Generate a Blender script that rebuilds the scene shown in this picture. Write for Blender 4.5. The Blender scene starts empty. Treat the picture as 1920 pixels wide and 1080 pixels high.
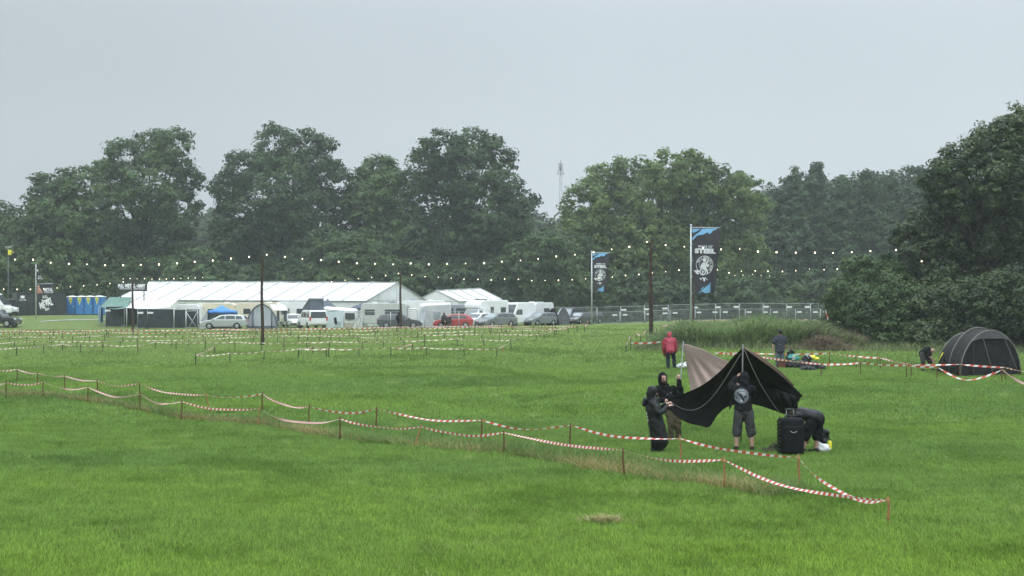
import bpy, bmesh, math, random
import numpy as np
from mathutils import Vector, Matrix
random.seed(7); rng = np.random.default_rng(7)
SC = bpy.context.scene; COL = SC.collection
PI = math.pi
# ---------------------------------------------------------------- camera, sky, sun, exposure
CAMZ, HOR, F = 3.4, 555.0, 2560.0
cam = bpy.data.objects.new('camera', bpy.data.cameras.new('camera')); COL.objects.link(cam)
cam.location = (0, 0, CAMZ); cam.rotation_euler = (PI/2, 0, 0)
cam.data.lens = 48; cam.data.sensor_width = 36; cam.data.shift_y = (HOR-540)/1920.0
cam.data.clip_end = 3000; cam.data.clip_start = 0.1
SC.camera = cam
SUN_EL, SUN_AZ = math.radians(58), math.radians(200)     # azimuth clockwise from +Y: behind the camera, a little to its left
W = bpy.data.worlds.new("World"); SC.world = W; W.use_nodes = True
nt = W.node_tree; nt.nodes.clear()
def N(tree, t, **k):
    n = tree.nodes.new(t)
    for a, v in k.items():
        if a.startswith('i_'): n.inputs[a[2:].replace('_', ' ')].default_value = v
        elif a.startswith('n_'): n.inputs[int(a[2:])].default_value = v
        else: setattr(n, a, v)
    return n
sky = N(nt, 'ShaderNodeTexSky', sky_type='NISHITA', sun_disc=False, sun_elevation=SUN_EL, sun_rotation=SUN_AZ, air_density=1.0, dust_density=4.0, ozone_density=1.0)
hs = N(nt, 'ShaderNodeHueSaturation'); hs.inputs['Saturation'].default_value = 0.30
nt.links.new(sky.outputs[0], hs.inputs['Color'])
# an overcast layer over it: grey cloud, brighter towards the zenith, faintly uneven
tc = N(nt, 'ShaderNodeTexCoord'); sep = N(nt, 'ShaderNodeSeparateXYZ'); nt.links.new(tc.outputs['Generated'], sep.inputs[0])
mr = N(nt, 'ShaderNodeMapRange', interpolation_type='SMOOTHSTEP', n_1=0.14, n_2=0.75, n_3=5.0, n_4=19.0)
nt.links.new(sep.outputs['Z'], mr.inputs[0])
mr2 = N(nt, 'ShaderNodeMapRange', n_1=-0.02, n_2=0.2, n_3=1.0, n_4=0.83); nt.links.new(sep.outputs['Z'], mr2.inputs[0])
mrx = N(nt, 'ShaderNodeMapRange', n_1=-0.36, n_2=0.05, n_3=0.80, n_4=1.0); nt.links.new(sep.outputs['X'], mrx.inputs[0])
cn = N(nt, 'ShaderNodeTexNoise', n_2=2.2, n_3=3.0); nt.links.new(tc.outputs['Generated'], cn.inputs['Vector'])
cr = N(nt, 'ShaderNodeMapRange', n_1=0.3, n_2=0.7, n_3=0.96, n_4=1.04); nt.links.new(cn.outputs[0], cr.inputs[0])
def mul(a, b):
    m = N(nt, 'ShaderNodeMath', operation='MULTIPLY'); nt.links.new(a, m.inputs[0]); nt.links.new(b, m.inputs[1]); return m.outputs[0]
amp = mul(mul(mul(mr.outputs[0], mr2.outputs[0]), cr.outputs[0]), mrx.outputs[0])
grey = N(nt, 'ShaderNodeCombineXYZ', n_0=0.878, n_1=1.0, n_2=1.082)
vm = N(nt, 'ShaderNodeVectorMath', operation='SCALE'); nt.links.new(grey.outputs[0], vm.inputs[0]); nt.links.new(amp, vm.inputs['Scale'])
mx = N(nt, 'ShaderNodeMixRGB'); mx.inputs[0].default_value = 0.86
nt.links.new(hs.outputs[0], mx.inputs[1]); nt.links.new(vm.outputs[0], mx.inputs[2])
bg = N(nt, 'ShaderNodeBackground'); bg.inputs['Strength'].default_value = 0.12
nt.links.new(mx.outputs[0], bg.inputs[0]); out = N(nt, 'ShaderNodeOutputWorld'); nt.links.new(bg.outputs[0], out.inputs[0])
sun = bpy.data.objects.new('sun', bpy.data.lights.new('sun', 'SUN')); COL.objects.link(sun)
sun.data.energy = 0.9; sun.data.angle = math.radians(35); sun.data.color = (1.0, 0.97, 0.92)
sd = Vector((math.sin(SUN_AZ)*math.cos(SUN_EL), math.cos(SUN_AZ)*math.cos(SUN_EL), math.sin(SUN_EL)))
sun.rotation_euler = sd.to_track_quat('Z', 'Y').to_euler()
SC.view_settings.view_transform = 'Standard'; SC.view_settings.look = 'None'
SC.view_settings.exposure = 0.42; SC.view_settings.gamma = 1.0; SC.view_settings.use_curve_mapping = False
SC.cycles.max_bounces = 6; SC.cycles.diffuse_bounces = 3; SC.cycles.glossy_bounces = 2; SC.cycles.transmission_bounces = 3
SC.cycles.transparent_max_bounces = 12; SC.cycles.volume_bounces = 1; SC.cycles.sample_clamp_indirect = 4.0
# ---------------------------------------------------------------- helpers
def sm(t): t = np.clip(t, 0, 1); return t*t*(3-2*t)
DITCH = [(5.2, 22.6), (4.0, 24.6), (1.7, 27.3), (-3.5, 33.0), (-9.0, 38.8), (-18.6, 51.0), (-34.0, 72.0), (-70.0, 120.0)]
def ditch_d(x, y):
    d = np.full(np.shape(x), 1e9)
    for (ax, ay), (bx, by) in zip(DITCH, DITCH[1:]):
        ux, uy = bx-ax, by-ay; L2 = ux*ux+uy*uy
        t = np.clip(((x-ax)*ux+(y-ay)*uy)/L2, 0, 1)
        d = np.minimum(d, np.hypot(x-ax-t*ux, y-ay-t*uy))
    return d
def terr(x, y):
    x = np.asarray(x, float); y = np.asarray(y, float)
    z = 0.9*np.exp(-((x-13)/17)**2-((y-104)/34)**2)
    z = z + 0.5*sm((x-8)/20)*sm((y-120)/45)
    z = z - .8*sm((y-168)/9)*sm((x-4)/8)
    z = z + 1.15*sm((y-141)/16)*sm((-35.5-x)/5)
    z = z - 0.12*np.exp(-(ditch_d(x, y)/0.85)**2)*sm((y-23.2)/2.5)
    z = z + 0.02*np.sin(x*.31+1.3)*np.sin(y*.23)+0.012*np.sin(x*.83+y*.41)
    return z
def tz(x, y): return float(terr(x, y))
def P(px, py, Y): return Vector(((px-960)/F*Y, Y, CAMZ-(py-HOR)/F*Y))
def G(px, py):
    z = 0.0
    for _ in range(40):
        Y = F*(CAMZ-z)/(py-HOR); z = 0.5*z+0.5*tz((px-960)/F*Y, Y)
    Y = F*(CAMZ-z)/(py-HOR); X = (px-960)/F*Y
    return Vector((X, Y, tz(X, Y)))
def GX(px, Y, dz=0.0):
    X = (px-960)/F*Y; return Vector((X, Y, tz(X, Y)+dz))
MATS = {}
def mat(name, col, rough=.6, var=.12, scale=4.0, metal=0.0, bump=0.0, bscale=None, coat=0.0, emit=None, alpha=1.0, trans=0.0, sheen=0.0, spec=None, coords='Object', detail=4.0):
    if name in MATS: return MATS[name]
    m = bpy.data.materials.new(name); m.use_nodes = True; t = m.node_tree; b = t.nodes['Principled BSDF']
    b.inputs['Roughness'].default_value = rough; b.inputs['Metallic'].default_value = metal
    if spec is None and rough >= .65: spec = .10
    if spec is not None: b.inputs['Specular IOR Level'].default_value = spec
    b.inputs['Coat Weight'].default_value = coat; b.inputs['Alpha'].default_value = alpha
    if sheen: b.inputs['Sheen Weight'].default_value = sheen
    c = N(t, 'ShaderNodeTexCoord')
    n = N(t, 'ShaderNodeTexNoise'); n.inputs['Scale'].default_value = scale; n.inputs['Detail'].default_value = detail
    t.links.new(c.outputs[coords], n.inputs['Vector'])
    r = N(t, 'ShaderNodeMapRange', n_1=.3, n_2=.7, n_3=0, n_4=1); t.links.new(n.outputs[0], r.inputs[0])
    x = N(t, 'ShaderNodeMixRGB'); t.links.new(r.outputs[0], x.inputs[0])
    x.inputs[1].default_value = tuple(v*(1-var) for v in col)+(1,); x.inputs[2].default_value = tuple(min(1, v*(1+var)) for v in col)+(1,)
    t.links.new(x.outputs[0], b.inputs['Base Color'])
    if emit: b.inputs['Emission Color'].default_value = emit[0]+(1,); b.inputs['Emission Strength'].default_value = emit[1]
    if bump:
        n2 = N(t, 'ShaderNodeTexNoise'); n2.inputs['Scale'].default_value = bscale or scale; n2.inputs['Detail'].default_value = 3
        t.links.new(c.outputs[coords], n2.inputs['Vector'])
        bp = N(t, 'ShaderNodeBump'); bp.inputs['Strength'].default_value = bump; bp.inputs['Distance'].default_value = .05
        t.links.new(n2.outputs[0], bp.inputs['Height']); t.links.new(bp.outputs[0], b.inputs['Normal'])
    if trans:
        tr = N(t, 'ShaderNodeBsdfTranslucent'); t.links.new(x.outputs[0], tr.inputs[0])
        ms = N(t, 'ShaderNodeMixShader'); ms.inputs[0].default_value = trans
        t.links.new(b.outputs[0], ms.inputs[1]); t.links.new(tr.outputs[0], ms.inputs[2])
        t.links.new(ms.outputs[0], t.nodes['Material Output'].inputs[0])
    MATS[name] = m; return m
def link(o, parent=None):
    COL.objects.link(o)
    if parent is not None: o.parent = parent
    return o
def tag(o, label=None, cat=None, group=None, kind=None):
    if label: o['label'] = label
    if cat: o['category'] = cat
    if group: o['group'] = group
    if kind: o['kind'] = kind
    return o
def thing(name, label, cat, loc=(0, 0, 0), rz=0.0, group=None):
    o = bpy.data.objects.new(name, None); o.empty_display_size = .3; link(o)
    o.location = loc; o.rotation_euler = (0, 0, rz); return tag(o, label, cat, group)
class MB:
    def __init__(s): s.v = []; s.f = []; s.m = []; s.s = []
    def add(s, vs, fs, mi=0, smooth=False):
        k = len(s.v); s.v.extend(tuple(p) for p in vs)
        for f in fs: s.f.append(tuple(i+k for i in f)); s.m.append(mi); s.s.append(smooth)
        return s
    def box(s, c, d, R=None, mi=0):
        c = Vector(c); x, y, z = (q/2 for q in d)
        vs = [Vector((a*x, b*y, e*z)) for a in (-1, 1) for b in (-1, 1) for e in (-1, 1)]
        if R is not None: vs = [R @ v for v in vs]
        return s.add([c+v for v in vs], [(0, 1, 3, 2), (4, 6, 7, 5), (0, 4, 5, 1), (2, 3, 7, 6), (0, 2, 6, 4), (1, 5, 7, 3)], mi)
    def bar(s, a, b, w, h=None, mi=0):
        a, b = Vector(a), Vector(b); d = b-a
        return s.box((a+b)/2, (h or w, w, d.length), d.to_track_quat('Z', 'Y').to_matrix(), mi)
    def tube(s, pts, r, seg=6, mi=0, cap=True, smooth=True, side=None):
        pts = [Vector(p) for p in pts]; n = len(pts)
        rs = list(r) if isinstance(r, (list, tuple)) else [r]*n
        vs = []; pu = None
        for i, p in enumerate(pts):
            t = (pts[min(i+1, n-1)]-pts[max(i-1, 0)])
            if t.length < 1e-9: t = Vector((0, 0, 1))
            t.normalize()
            ref = Vector(side) if side is not None else (pu if pu is not None else (Vector((1, 0, 0)) if abs(t.x) < .9 else Vector((0, 1, 0))))
            u = ref-t*ref.dot(t)
            if u.length < 1e-6: u = t.orthogonal()
            u.normalize(); w = t.cross(u); pu = u
            ra, rb = rs[i] if isinstance(rs[i], (tuple, list)) else (rs[i], rs[i])
            vs += [p+u*(ra*math.cos(2*PI*k/seg))+w*(rb*math.sin(2*PI*k/seg)) for k in range(seg)]
        fs = [(i*seg+k, i*seg+(k+1) % seg, (i+1)*seg+(k+1) % seg, (i+1)*seg+k) for i in range(n-1) for k in range(seg)]
        if cap: fs += [tuple(range(seg))[::-1], tuple((n-1)*seg+k for k in range(seg))]
        return s.add(vs, fs, mi, smooth)
    def grid(s, rows, mi=0, smooth=True):
        n, m = len(rows), len(rows[0])
        return s.add([p for r in rows for p in r], [(i*m+j, i*m+j+1, (i+1)*m+j+1, (i+1)*m+j) for i in range(n-1) for j in range(m-1)], mi, smooth)
    def ell(s, c, r, R=None, nu=12, nv=8, mi=0):
        c = Vector(c); rows = []
        for i in range(nv+1):
            th = PI*i/nv; q = max(math.sin(th), 1e-3)
            row = []
            for j in range(nu+1):
                ph = 2*PI*j/nu; v = Vector((r[0]*q*math.cos(ph), r[1]*q*math.sin(ph), r[2]*math.cos(th)))
                row.append(c+(R @ v if R is not None else v))
            rows.append(row)
        k = len(s.v); vs = []; fs = []
        vs.append(rows[0][0])
        for i in range(1, nv): vs += rows[i][:nu]
        vs.append(rows[nv][0]); L = len(vs)-1
        for j in range(nu): fs.append((0, 1+j, 1+(j+1) % nu)); fs.append((L, L-nu+(j+1) % nu, L-nu+j))
        for i in range(nv-2):
            for j in range(nu):
                a = 1+i*nu+j; b = 1+i*nu+(j+1) % nu; fs.append((a, a+nu, b+nu, b))
        return s.add(vs, fs, mi, True)
    def poly(s, pts, mi=0):
        return s.add(pts, [tuple(range(len(pts)))], mi)
    def slab(s, pts, off, mi=0):
        """a flat polygon given thickness along OFF"""
        n = len(pts); pts = [Vector(p) for p in pts]; off = Vector(off)
        fs = [tuple(range(n))[::-1], tuple(range(n, 2*n))]+[(i, (i+1) % n, n+(i+1) % n, n+i) for i in range(n)]
        return s.add(pts+[p+off for p in pts], fs, mi)
    def build(s, name, mats, parent=None, org=None, kind=None):
        me = bpy.data.meshes.new(name); o_ = Vector(org) if org is not None else None
        vs = [tuple(Vector(p)-o_) for p in s.v] if o_ is not None else s.v
        me.from_pydata(vs, [], s.f)
        for m in (mats if isinstance(mats, (list, tuple)) else [mats]): me.materials.append(m)
        if s.f:
            me.polygons.foreach_set('material_index', s.m); me.polygons.foreach_set('use_smooth', s.s)
        me.update(); o = bpy.data.objects.new(name, me); link(o, parent)
        if o_ is not None and parent is None: o.location = o_
        if kind: o['kind'] = kind
        return o
def npmesh(name, v, f, mats, attr=None, parent=None, uv=None, smooth=False):
    """mesh from numpy arrays: v (n,3), f (m,k) all the same k; attr {name: per-vertex float}"""
    me = bpy.data.meshes.new(name); n, (m, k) = len(v), f.shape
    me.vertices.add(n); me.vertices.foreach_set('co', np.ascontiguousarray(v, np.float32).ravel())
    me.loops.add(m*k); me.loops.foreach_set('vertex_index', np.ascontiguousarray(f, np.int32).ravel())
    me.polygons.add(m); me.polygons.foreach_set('loop_start', np.arange(m, dtype=np.int32)*k)
    try: me.polygons.foreach_set('loop_total', np.full(m, k, np.int32))
    except Exception: pass
    if smooth: me.polygons.foreach_set('use_smooth', np.ones(m, bool))
    for mt in (mats if isinstance(mats, (list, tuple)) else [mats]): me.materials.append(mt)
    for a, val in (attr or {}).items():
        at = me.attributes.new(a, 'FLOAT', 'POINT'); at.data.foreach_set('value', np.ascontiguousarray(val, np.float32))
    if uv is not None:
        l = me.uv_layers.new(name='UVMap'); l.data.foreach_set('uv', np.ascontiguousarray(uv[f.ravel()], np.float32).ravel())
    me.update(calc_edges=True); me.validate()
    o = bpy.data.objects.new(name, me)
    return o
def copy_tree(o, parent=None):
    c = o.copy(); COL.objects.link(c)
    if parent is not None: c.parent = parent
    for ch in o.children: copy_tree(ch, c)
    return c
def mod(o, t, **k):
    m = o.modifiers.new(t.lower(), t)
    for a, v in k.items(): setattr(m, a, v)
    return m
# ---------------------------------------------------------------- ground
def leafmat(name, dark, light, trans=.3, rough=.55, wscale=.12, spread=.35, spec=.3):
    m = bpy.data.materials.new(name); m.use_nodes = True; t = m.node_tree; b = t.nodes['Principled BSDF']
    b.inputs['Roughness'].default_value = rough; b.inputs['Specular IOR Level'].default_value = spec
    a = N(t, 'ShaderNodeAttribute', attribute_name='tone')
    g = N(t, 'ShaderNodeNewGeometry'); n = N(t, 'ShaderNodeTexNoise', n_2=wscale, n_3=3.0); t.links.new(g.outputs['Position'], n.inputs['Vector'])
    r = N(t, 'ShaderNodeMapRange', n_1=.3, n_2=.7, n_3=-spread, n_4=spread); t.links.new(n.outputs[0], r.inputs[0])
    ad = N(t, 'ShaderNodeMath', operation='ADD', use_clamp=True); t.links.new(a.outputs['Fac'], ad.inputs[0]); t.links.new(r.outputs[0], ad.inputs[1])
    x = N(t, 'ShaderNodeMixRGB'); x.inputs[1].default_value = dark+(1,); x.inputs[2].default_value = light+(1,)
    t.links.new(ad.outputs[0], x.inputs[0]); t.links.new(x.outputs[0], b.inputs['Base Color'])
    tr = N(t, 'ShaderNodeBsdfTranslucent'); t.links.new(x.outputs[0], tr.inputs[0])
    ms = N(t, 'ShaderNodeMixShader'); ms.inputs[0].default_value = trans
    t.links.new(b.outputs[0], ms.inputs[1]); t.links.new(tr.outputs[0], ms.inputs[2]); t.links.new(ms.outputs[0], t.nodes['Material Output'].inputs[0])
    return m
GRASS_COLS = ((.158, .265, .070), (.232, .358, .056), (.258, .340, .112))
def grassmat(name, ground=False):
    """one rule of colour, by place in the field, for the blades and the soil-level sheet between them"""
    m = bpy.data.materials.new(name); m.use_nodes = True; t = m.node_tree; b = t.nodes['Principled BSDF']
    b.inputs['Roughness'].default_value = .65; b.inputs['Specular IOR Level'].default_value = .05
    g = N(t, 'ShaderNodeNewGeometry')
    mp = N(t, 'ShaderNodeMapping'); mp.inputs['Scale'].default_value = (.55, 1.0, 0); t.links.new(g.outputs['Position'], mp.inputs[0])
    n1 = N(t, 'ShaderNodeTexNoise', n_2=.16, n_3=4.0); t.links.new(mp.outputs[0], n1.inputs['Vector'])
    n2 = N(t, 'ShaderNodeTexNoise', n_2=1.6, n_3=5.0); t.links.new(g.outputs['Position'], n2.inputs['Vector'])
    r1 = N(t, 'ShaderNodeMapRange', n_1=.15, n_2=.85, n_3=0, n_4=1); t.links.new(n1.outputs[0], r1.inputs[0])
    x = N(t, 'ShaderNodeMixRGB'); x.inputs[1].default_value = GRASS_COLS[0]+(1,); x.inputs[2].default_value = GRASS_COLS[1]+(1,)
    sp = N(t, 'ShaderNodeSeparateXYZ'); t.links.new(g.outputs['Position'], sp.inputs[0])
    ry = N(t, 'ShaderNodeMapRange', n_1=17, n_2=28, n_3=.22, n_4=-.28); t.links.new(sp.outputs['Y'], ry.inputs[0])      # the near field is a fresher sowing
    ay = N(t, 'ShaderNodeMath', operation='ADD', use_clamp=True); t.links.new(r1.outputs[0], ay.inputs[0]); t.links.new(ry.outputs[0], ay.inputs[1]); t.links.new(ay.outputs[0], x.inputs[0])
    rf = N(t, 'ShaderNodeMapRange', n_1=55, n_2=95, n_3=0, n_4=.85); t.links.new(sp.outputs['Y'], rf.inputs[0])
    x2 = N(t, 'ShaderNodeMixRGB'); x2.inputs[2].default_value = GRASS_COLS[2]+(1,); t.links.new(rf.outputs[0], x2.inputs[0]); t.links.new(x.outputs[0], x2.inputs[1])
    r2 = N(t, 'ShaderNodeMapRange', n_1=.25, n_2=.75, n_3=.84, n_4=1.16); t.links.new(n2.outputs[0], r2.inputs[0])
    if not ground:
        a = N(t, 'ShaderNodeAttribute', attribute_name='tone'); ra = N(t, 'ShaderNodeMapRange', n_1=0.2, n_2=.8, n_3=.55, n_4=1.45); t.links.new(a.outputs['Fac'], ra.inputs[0])
        mm = N(t, 'ShaderNodeMath', operation='MULTIPLY'); t.links.new(r2.outputs[0], mm.inputs[0]); t.links.new(ra.outputs[0], mm.inputs[1]); fac = mm.outputs[0]
    else:
        n3 = N(t, 'ShaderNodeTexNoise', n_2=9.0, n_3=6.0); t.links.new(g.outputs['Position'], n3.inputs['Vector'])
        ra = N(t, 'ShaderNodeMapRange', n_1=.3, n_2=.7, n_3=.30, n_4=.80); t.links.new(n3.outputs[0], ra.inputs[0])
        mm = N(t, 'ShaderNodeMath', operation='MULTIPLY'); t.links.new(r2.outputs[0], mm.inputs[0]); t.links.new(ra.outputs[0], mm.inputs[1]); fac = mm.outputs[0]
    v = N(t, 'ShaderNodeVectorMath', operation='SCALE'); t.links.new(x2.outputs[0], v.inputs[0]); t.links.new(fac, v.inputs['Scale'])
    t.links.new(v.outputs[0], b.inputs['Base Color'])
    if ground:
        bp = N(t, 'ShaderNodeBump'); bp.inputs['Strength'].default_value = .8; bp.inputs['Distance'].default_value = .12
        t.links.new(n3.outputs[0], bp.inputs['Height']); t.links.new(bp.outputs[0], b.inputs['Normal'])
    else:
        tr = N(t, 'ShaderNodeBsdfTranslucent'); t.links.new(v.outputs[0], tr.inputs[0])
        ms = N(t, 'ShaderNodeMixShader'); ms.inputs[0].default_value = .35
        t.links.new(b.outputs[0], ms.inputs[1]); t.links.new(tr.outputs[0], ms.inputs[2]); t.links.new(ms.outputs[0], t.nodes['Material Output'].inputs[0])
    return m
def make_ground():
    ys = np.concatenate([np.arange(-30, 15, 3), np.arange(15, 60, .4), np.arange(60, 125, 1.0), np.arange(125, 200, 1.25), np.arange(200, 1500, 60)])
    xs = np.concatenate([np.arange(-900, -80, 60), np.arange(-80, -28, 1.0), np.arange(-28, 28, .5), np.arange(28, 80, 2.0), np.arange(80, 901, 60)])
    X, Y = np.meshgrid(xs, ys); Z = terr(X, Y); n, m = X.shape
    v = np.stack([X, Y, Z], -1).reshape(-1, 3)
    i, j = np.meshgrid(np.arange(n-1), np.arange(m-1), indexing='ij'); a = (i*m+j).ravel()
    f = np.stack([a, a+1, a+m+1, a+m], -1)
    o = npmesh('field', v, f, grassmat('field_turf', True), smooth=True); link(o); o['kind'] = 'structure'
make_ground()
def blades(n, size, hmin, hmax, wid, bend=.5):
    """a square tile of separate curved blades: 3 cross-sections each, two quads"""
    x = rng.uniform(-size/2, size/2, n); y = rng.uniform(-size/2, size/2, n)
    h = rng.uniform(hmin, hmax, n)*rng.uniform(.6, 1.0, n); a = rng.uniform(0, 2*PI, n); w = wid*rng.uniform(.6, 1.3, n)
    ld = rng.uniform(0, 2*PI, n)*.35+.6; l = h*bend*rng.uniform(.2, 1.3, n)          # a common lean, with scatter
    ca, sa = np.cos(a), np.sin(a); V = np.zeros((n, 5, 3)); tone = np.zeros((n, 5)); base = rng.uniform(.2, .8, n)
    for k, (tt, ww) in enumerate([(0, 1), (0, -1), (.55, .8), (.55, -.8), (1, 0)]):
        off = l*tt*tt
        V[:, k, 0] = x+ca*w*ww/2+np.cos(ld)*off; V[:, k, 1] = y+sa*w*ww/2+np.sin(ld)*off; V[:, k, 2] = h*(tt-.18*tt*tt*bend)-.01
        tone[:, k] = base
    b = np.arange(n)[:, None]*5
    f = np.concatenate([np.concatenate([b+0, b+1, b+3], 1), np.concatenate([b+0, b+3, b+2], 1), np.concatenate([b+2, b+3, b+4], 1)])
    return V.reshape(-1, 3), f, tone.ravel()
def scatter(name, tiles, pts, idx, rot, scl, label=None):
    """ONE stuff object: a cloud of points that carries a tile of blades on each"""
    c = bpy.data.collections.new(name+'_tiles')
    for k, (v, f, tn, mt) in enumerate(tiles): c.objects.link(npmesh('%s_tile_%d' % (name, k), v, f, mt, {'tone': tn}))
    me = bpy.data.meshes.new(name); me.from_pydata([tuple(p) for p in pts], [], [])
    for nm, ty, val in (('idx', 'INT', idx), ('rot', 'FLOAT', rot), ('scl', 'FLOAT', scl)):
        at = me.attributes.new(nm, ty, 'POINT'); at.data.foreach_set('value', val)
    o = bpy.data.objects.new(name, me); link(o); o['kind'] = 'stuff'
    if label: o['label'] = label
    g = bpy.data.node_groups.new(name, 'GeometryNodeTree')
    g.interface.new_socket('Geometry', in_out='INPUT', socket_type='NodeSocketGeometry'); g.interface.new_socket('Geometry', in_out='OUTPUT', socket_type='NodeSocketGeometry')
    gi = g.nodes.new('NodeGroupInput'); go = g.nodes.new('NodeGroupOutput')
    ip = g.nodes.new('GeometryNodeInstanceOnPoints'); ci = g.nodes.new('GeometryNodeCollectionInfo')
    ci.inputs['Collection'].default_value = c; ci.inputs['Separate Children'].default_value = True; ci.inputs['Reset Children'].default_value = True
    ip.inputs['Pick Instance'].default_value = True
    def na(nm, ty):
        q = g.nodes.new('GeometryNodeInputNamedAttribute'); q.data_type = ty; q.inputs[0].default_value = nm
        return [s for s in q.outputs if s.name == 'Attribute' and s.enabled][0] if any(s.enabled for s in q.outputs) else q.outputs[0]
    cx = g.nodes.new('ShaderNodeCombineXYZ')
    g.links.new(na('rot', 'FLOAT'), cx.inputs[2]); g.links.new(cx.outputs[0], ip.inputs['Rotation'])
    g.links.new(na('scl', 'FLOAT'), ip.inputs['Scale']); g.links.new(na('idx', 'INT'), ip.inputs['Instance Index'])
    g.links.new(gi.outputs[0], ip.inputs['Points']); g.links.new(ci.outputs[0], ip.inputs['Instance']); g.links.new(ip.outputs[0], go.inputs[0])
    o.modifiers.new('scatter', 'NODES').node_group = g
    return o
def make_grass():
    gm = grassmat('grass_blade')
    tiles = []
    for k in range(2): tiles.append(blades(4100, 1.36, .06, .135, .012)+(gm,))
    for k in range(2): tiles.append(blades(3300, 2.75, .06, .14, .024)+(gm,))
    for k in range(2): tiles.append(blades(1700, 3.6, .08, .17, .05)+(gm,))
    pts, idx, rot, scl = [], [], [], []
    for y0, y1, st, i0 in ((12.5, 36, 1.0, 0), (36, 64, 2.0, 2), (64, 142, 2.7, 4)):
        for y in np.arange(y0, y1, st):
            hw = (y+st)*.385+3
            for x in np.arange(-hw, hw+st, st):
                xx = x+random.uniform(-.1, .1)*st; yy = y+st/2+random.uniform(-.1, .1)*st
                if yy > 136 and xx < -20: continue
                pts.append((xx, yy, tz(xx, yy))); idx.append(i0+random.randint(0, 1)); rot.append(random.choice((0, .35, -.35, PI, .2))+random.uniform(-.2, .2)); scl.append(random.uniform(.97, 1.12))
    o = scatter('grass', tiles, pts, idx, rot, scl)
make_grass()
# ---------------------------------------------------------------- trees and shrubs
BARK = mat('bark', (.050, .044, .038), .9, .35, 3.0, bump=.6, bscale=9)
LM = {
 'oak': leafmat('oak_leaf', (.030, .062, .026), (.095, .160, .052)),
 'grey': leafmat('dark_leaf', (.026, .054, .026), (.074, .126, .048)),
 'lime': leafmat('lime_leaf', (.055, .098, .032), (.185, .265, .080), .4),
 'alder': leafmat('alder_leaf', (.026, .054, .030), (.070, .118, .052)),
 'ivy': leafmat('dark_near_leaf', (.020, .042, .018), (.100, .135, .052), .25, .45),
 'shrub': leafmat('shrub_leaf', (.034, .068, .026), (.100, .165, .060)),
 'near': leafmat('near_shrub_leaf', (.022, .052, .020), (.110, .175, .060), .3, .45),
}
def foliage(blobs, leaf, dens=1.0, clump=1.0, droop=0.0, fill=.5):
    """leaf faces gathered in clumps through each blob's volume; blobs: (centre, (rx, ry, rz))"""
    Vs, T = [], []
    for c, r in blobs:
        r = np.array(r); area = 4*PI*((r[0]*r[1])**1.6/3+(r[0]*r[2])**1.6/3+(r[1]*r[2])**1.6/3)**(1/1.6)
        nc = max(6, int(dens*area/(clump*clump*1.15)))
        d = rng.normal(size=(nc, 3)); d /= np.linalg.norm(d, axis=1)[:, None]
        rad = np.where(rng.random(nc) < fill, rng.uniform(.80, 1.08, nc), rng.uniform(.35, .95, nc))
        cc = np.array(c)+d*r*rad[:, None]
        out = d/r; out /= np.linalg.norm(out, axis=1)[:, None]
        cs = clump*rng.uniform(.55, 1.25, nc); tone = np.clip(rng.normal(.5, .20, nc), 0, 1)
        nl = np.maximum(5, (15*cs/clump*dens**.0).astype(int)+rng.integers(0, 8, nc))*2
        ii = np.repeat(np.arange(nc), nl); n = len(ii)
        q = rng.normal(size=(n, 3)); q /= np.linalg.norm(q, axis=1)[:, None]
        q *= (rng.random(n)**.5)[:, None]; q[:, 2] *= .62
        pos = cc[ii]+q*cs[ii][:, None]; pos[:, 2] -= droop*np.hypot(q[:, 0], q[:, 1])**2*cs[ii]
        nrm = q*.9+out[ii]*.5+np.array([0, 0, .55])+rng.normal(size=(n, 3))*.45
        nrm /= np.linalg.norm(nrm, axis=1)[:, None]
        t = np.cross(nrm, rng.normal(size=(n, 3))); t /= np.linalg.norm(t, axis=1)[:, None]; b = np.cross(nrm, t)
        L = leaf*rng.uniform(.6, 1.35, n)[:, None]
        Vs.append(np.stack([pos-t*L*.62, pos+b*L*.38+nrm*L*.08, pos+t*L*.62, pos-b*L*.38+nrm*L*.08], 1))
        T.append(np.repeat(np.clip(tone[ii]+rng.normal(0, .15, n), 0, 1), 4))
    v = np.concatenate(Vs).reshape(-1, 3); f = np.arange(len(v)).reshape(-1, 4)
    return v, f, np.concatenate(T)
def branchy(base, top, r0, targets, lean=None):
    mb = MB(); base = Vector(base); top = Vector(top)
    pts = [base+(top-base)*t+Vector((random.uniform(-.25, .25), random.uniform(-.25, .25), 0))*(4*t*(1-t)) for t in (0, .04, .25, .5, .75, 1)]
    mb.tube(pts, [r0*1.5, r0*1.1, r0*.9, r0*.75, r0*.55, r0*.25], 9)
    for tg in targets:
        tg = Vector(tg); s = base+(top-base)*random.uniform(.25, .6); s.z = min(s.z, tg.z-.2*(tg-s).length*.5)
        mid = s.lerp(tg, .5)+Vector((0, 0, -.06*(tg-s).length)); rr = r0*random.uniform(.25, .42)
        mb.tube([s, s.lerp(mid, .6), mid, mid.lerp(tg, .6), tg], [rr, rr*.85, rr*.65, rr*.4, rr*.12], 6)
        for _ in range(3):
            e = tg+Vector((random.uniform(-1, 1), random.uniform(-1, 1), random.uniform(-.6, .1)))*min(1.0, (tg-s).length*.15)
            mb.tube([mid.lerp(tg, .4), mid.lerp(e, .6), e], [rr*.35, rr*.25, rr*.06], 4)
    return mb
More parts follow.
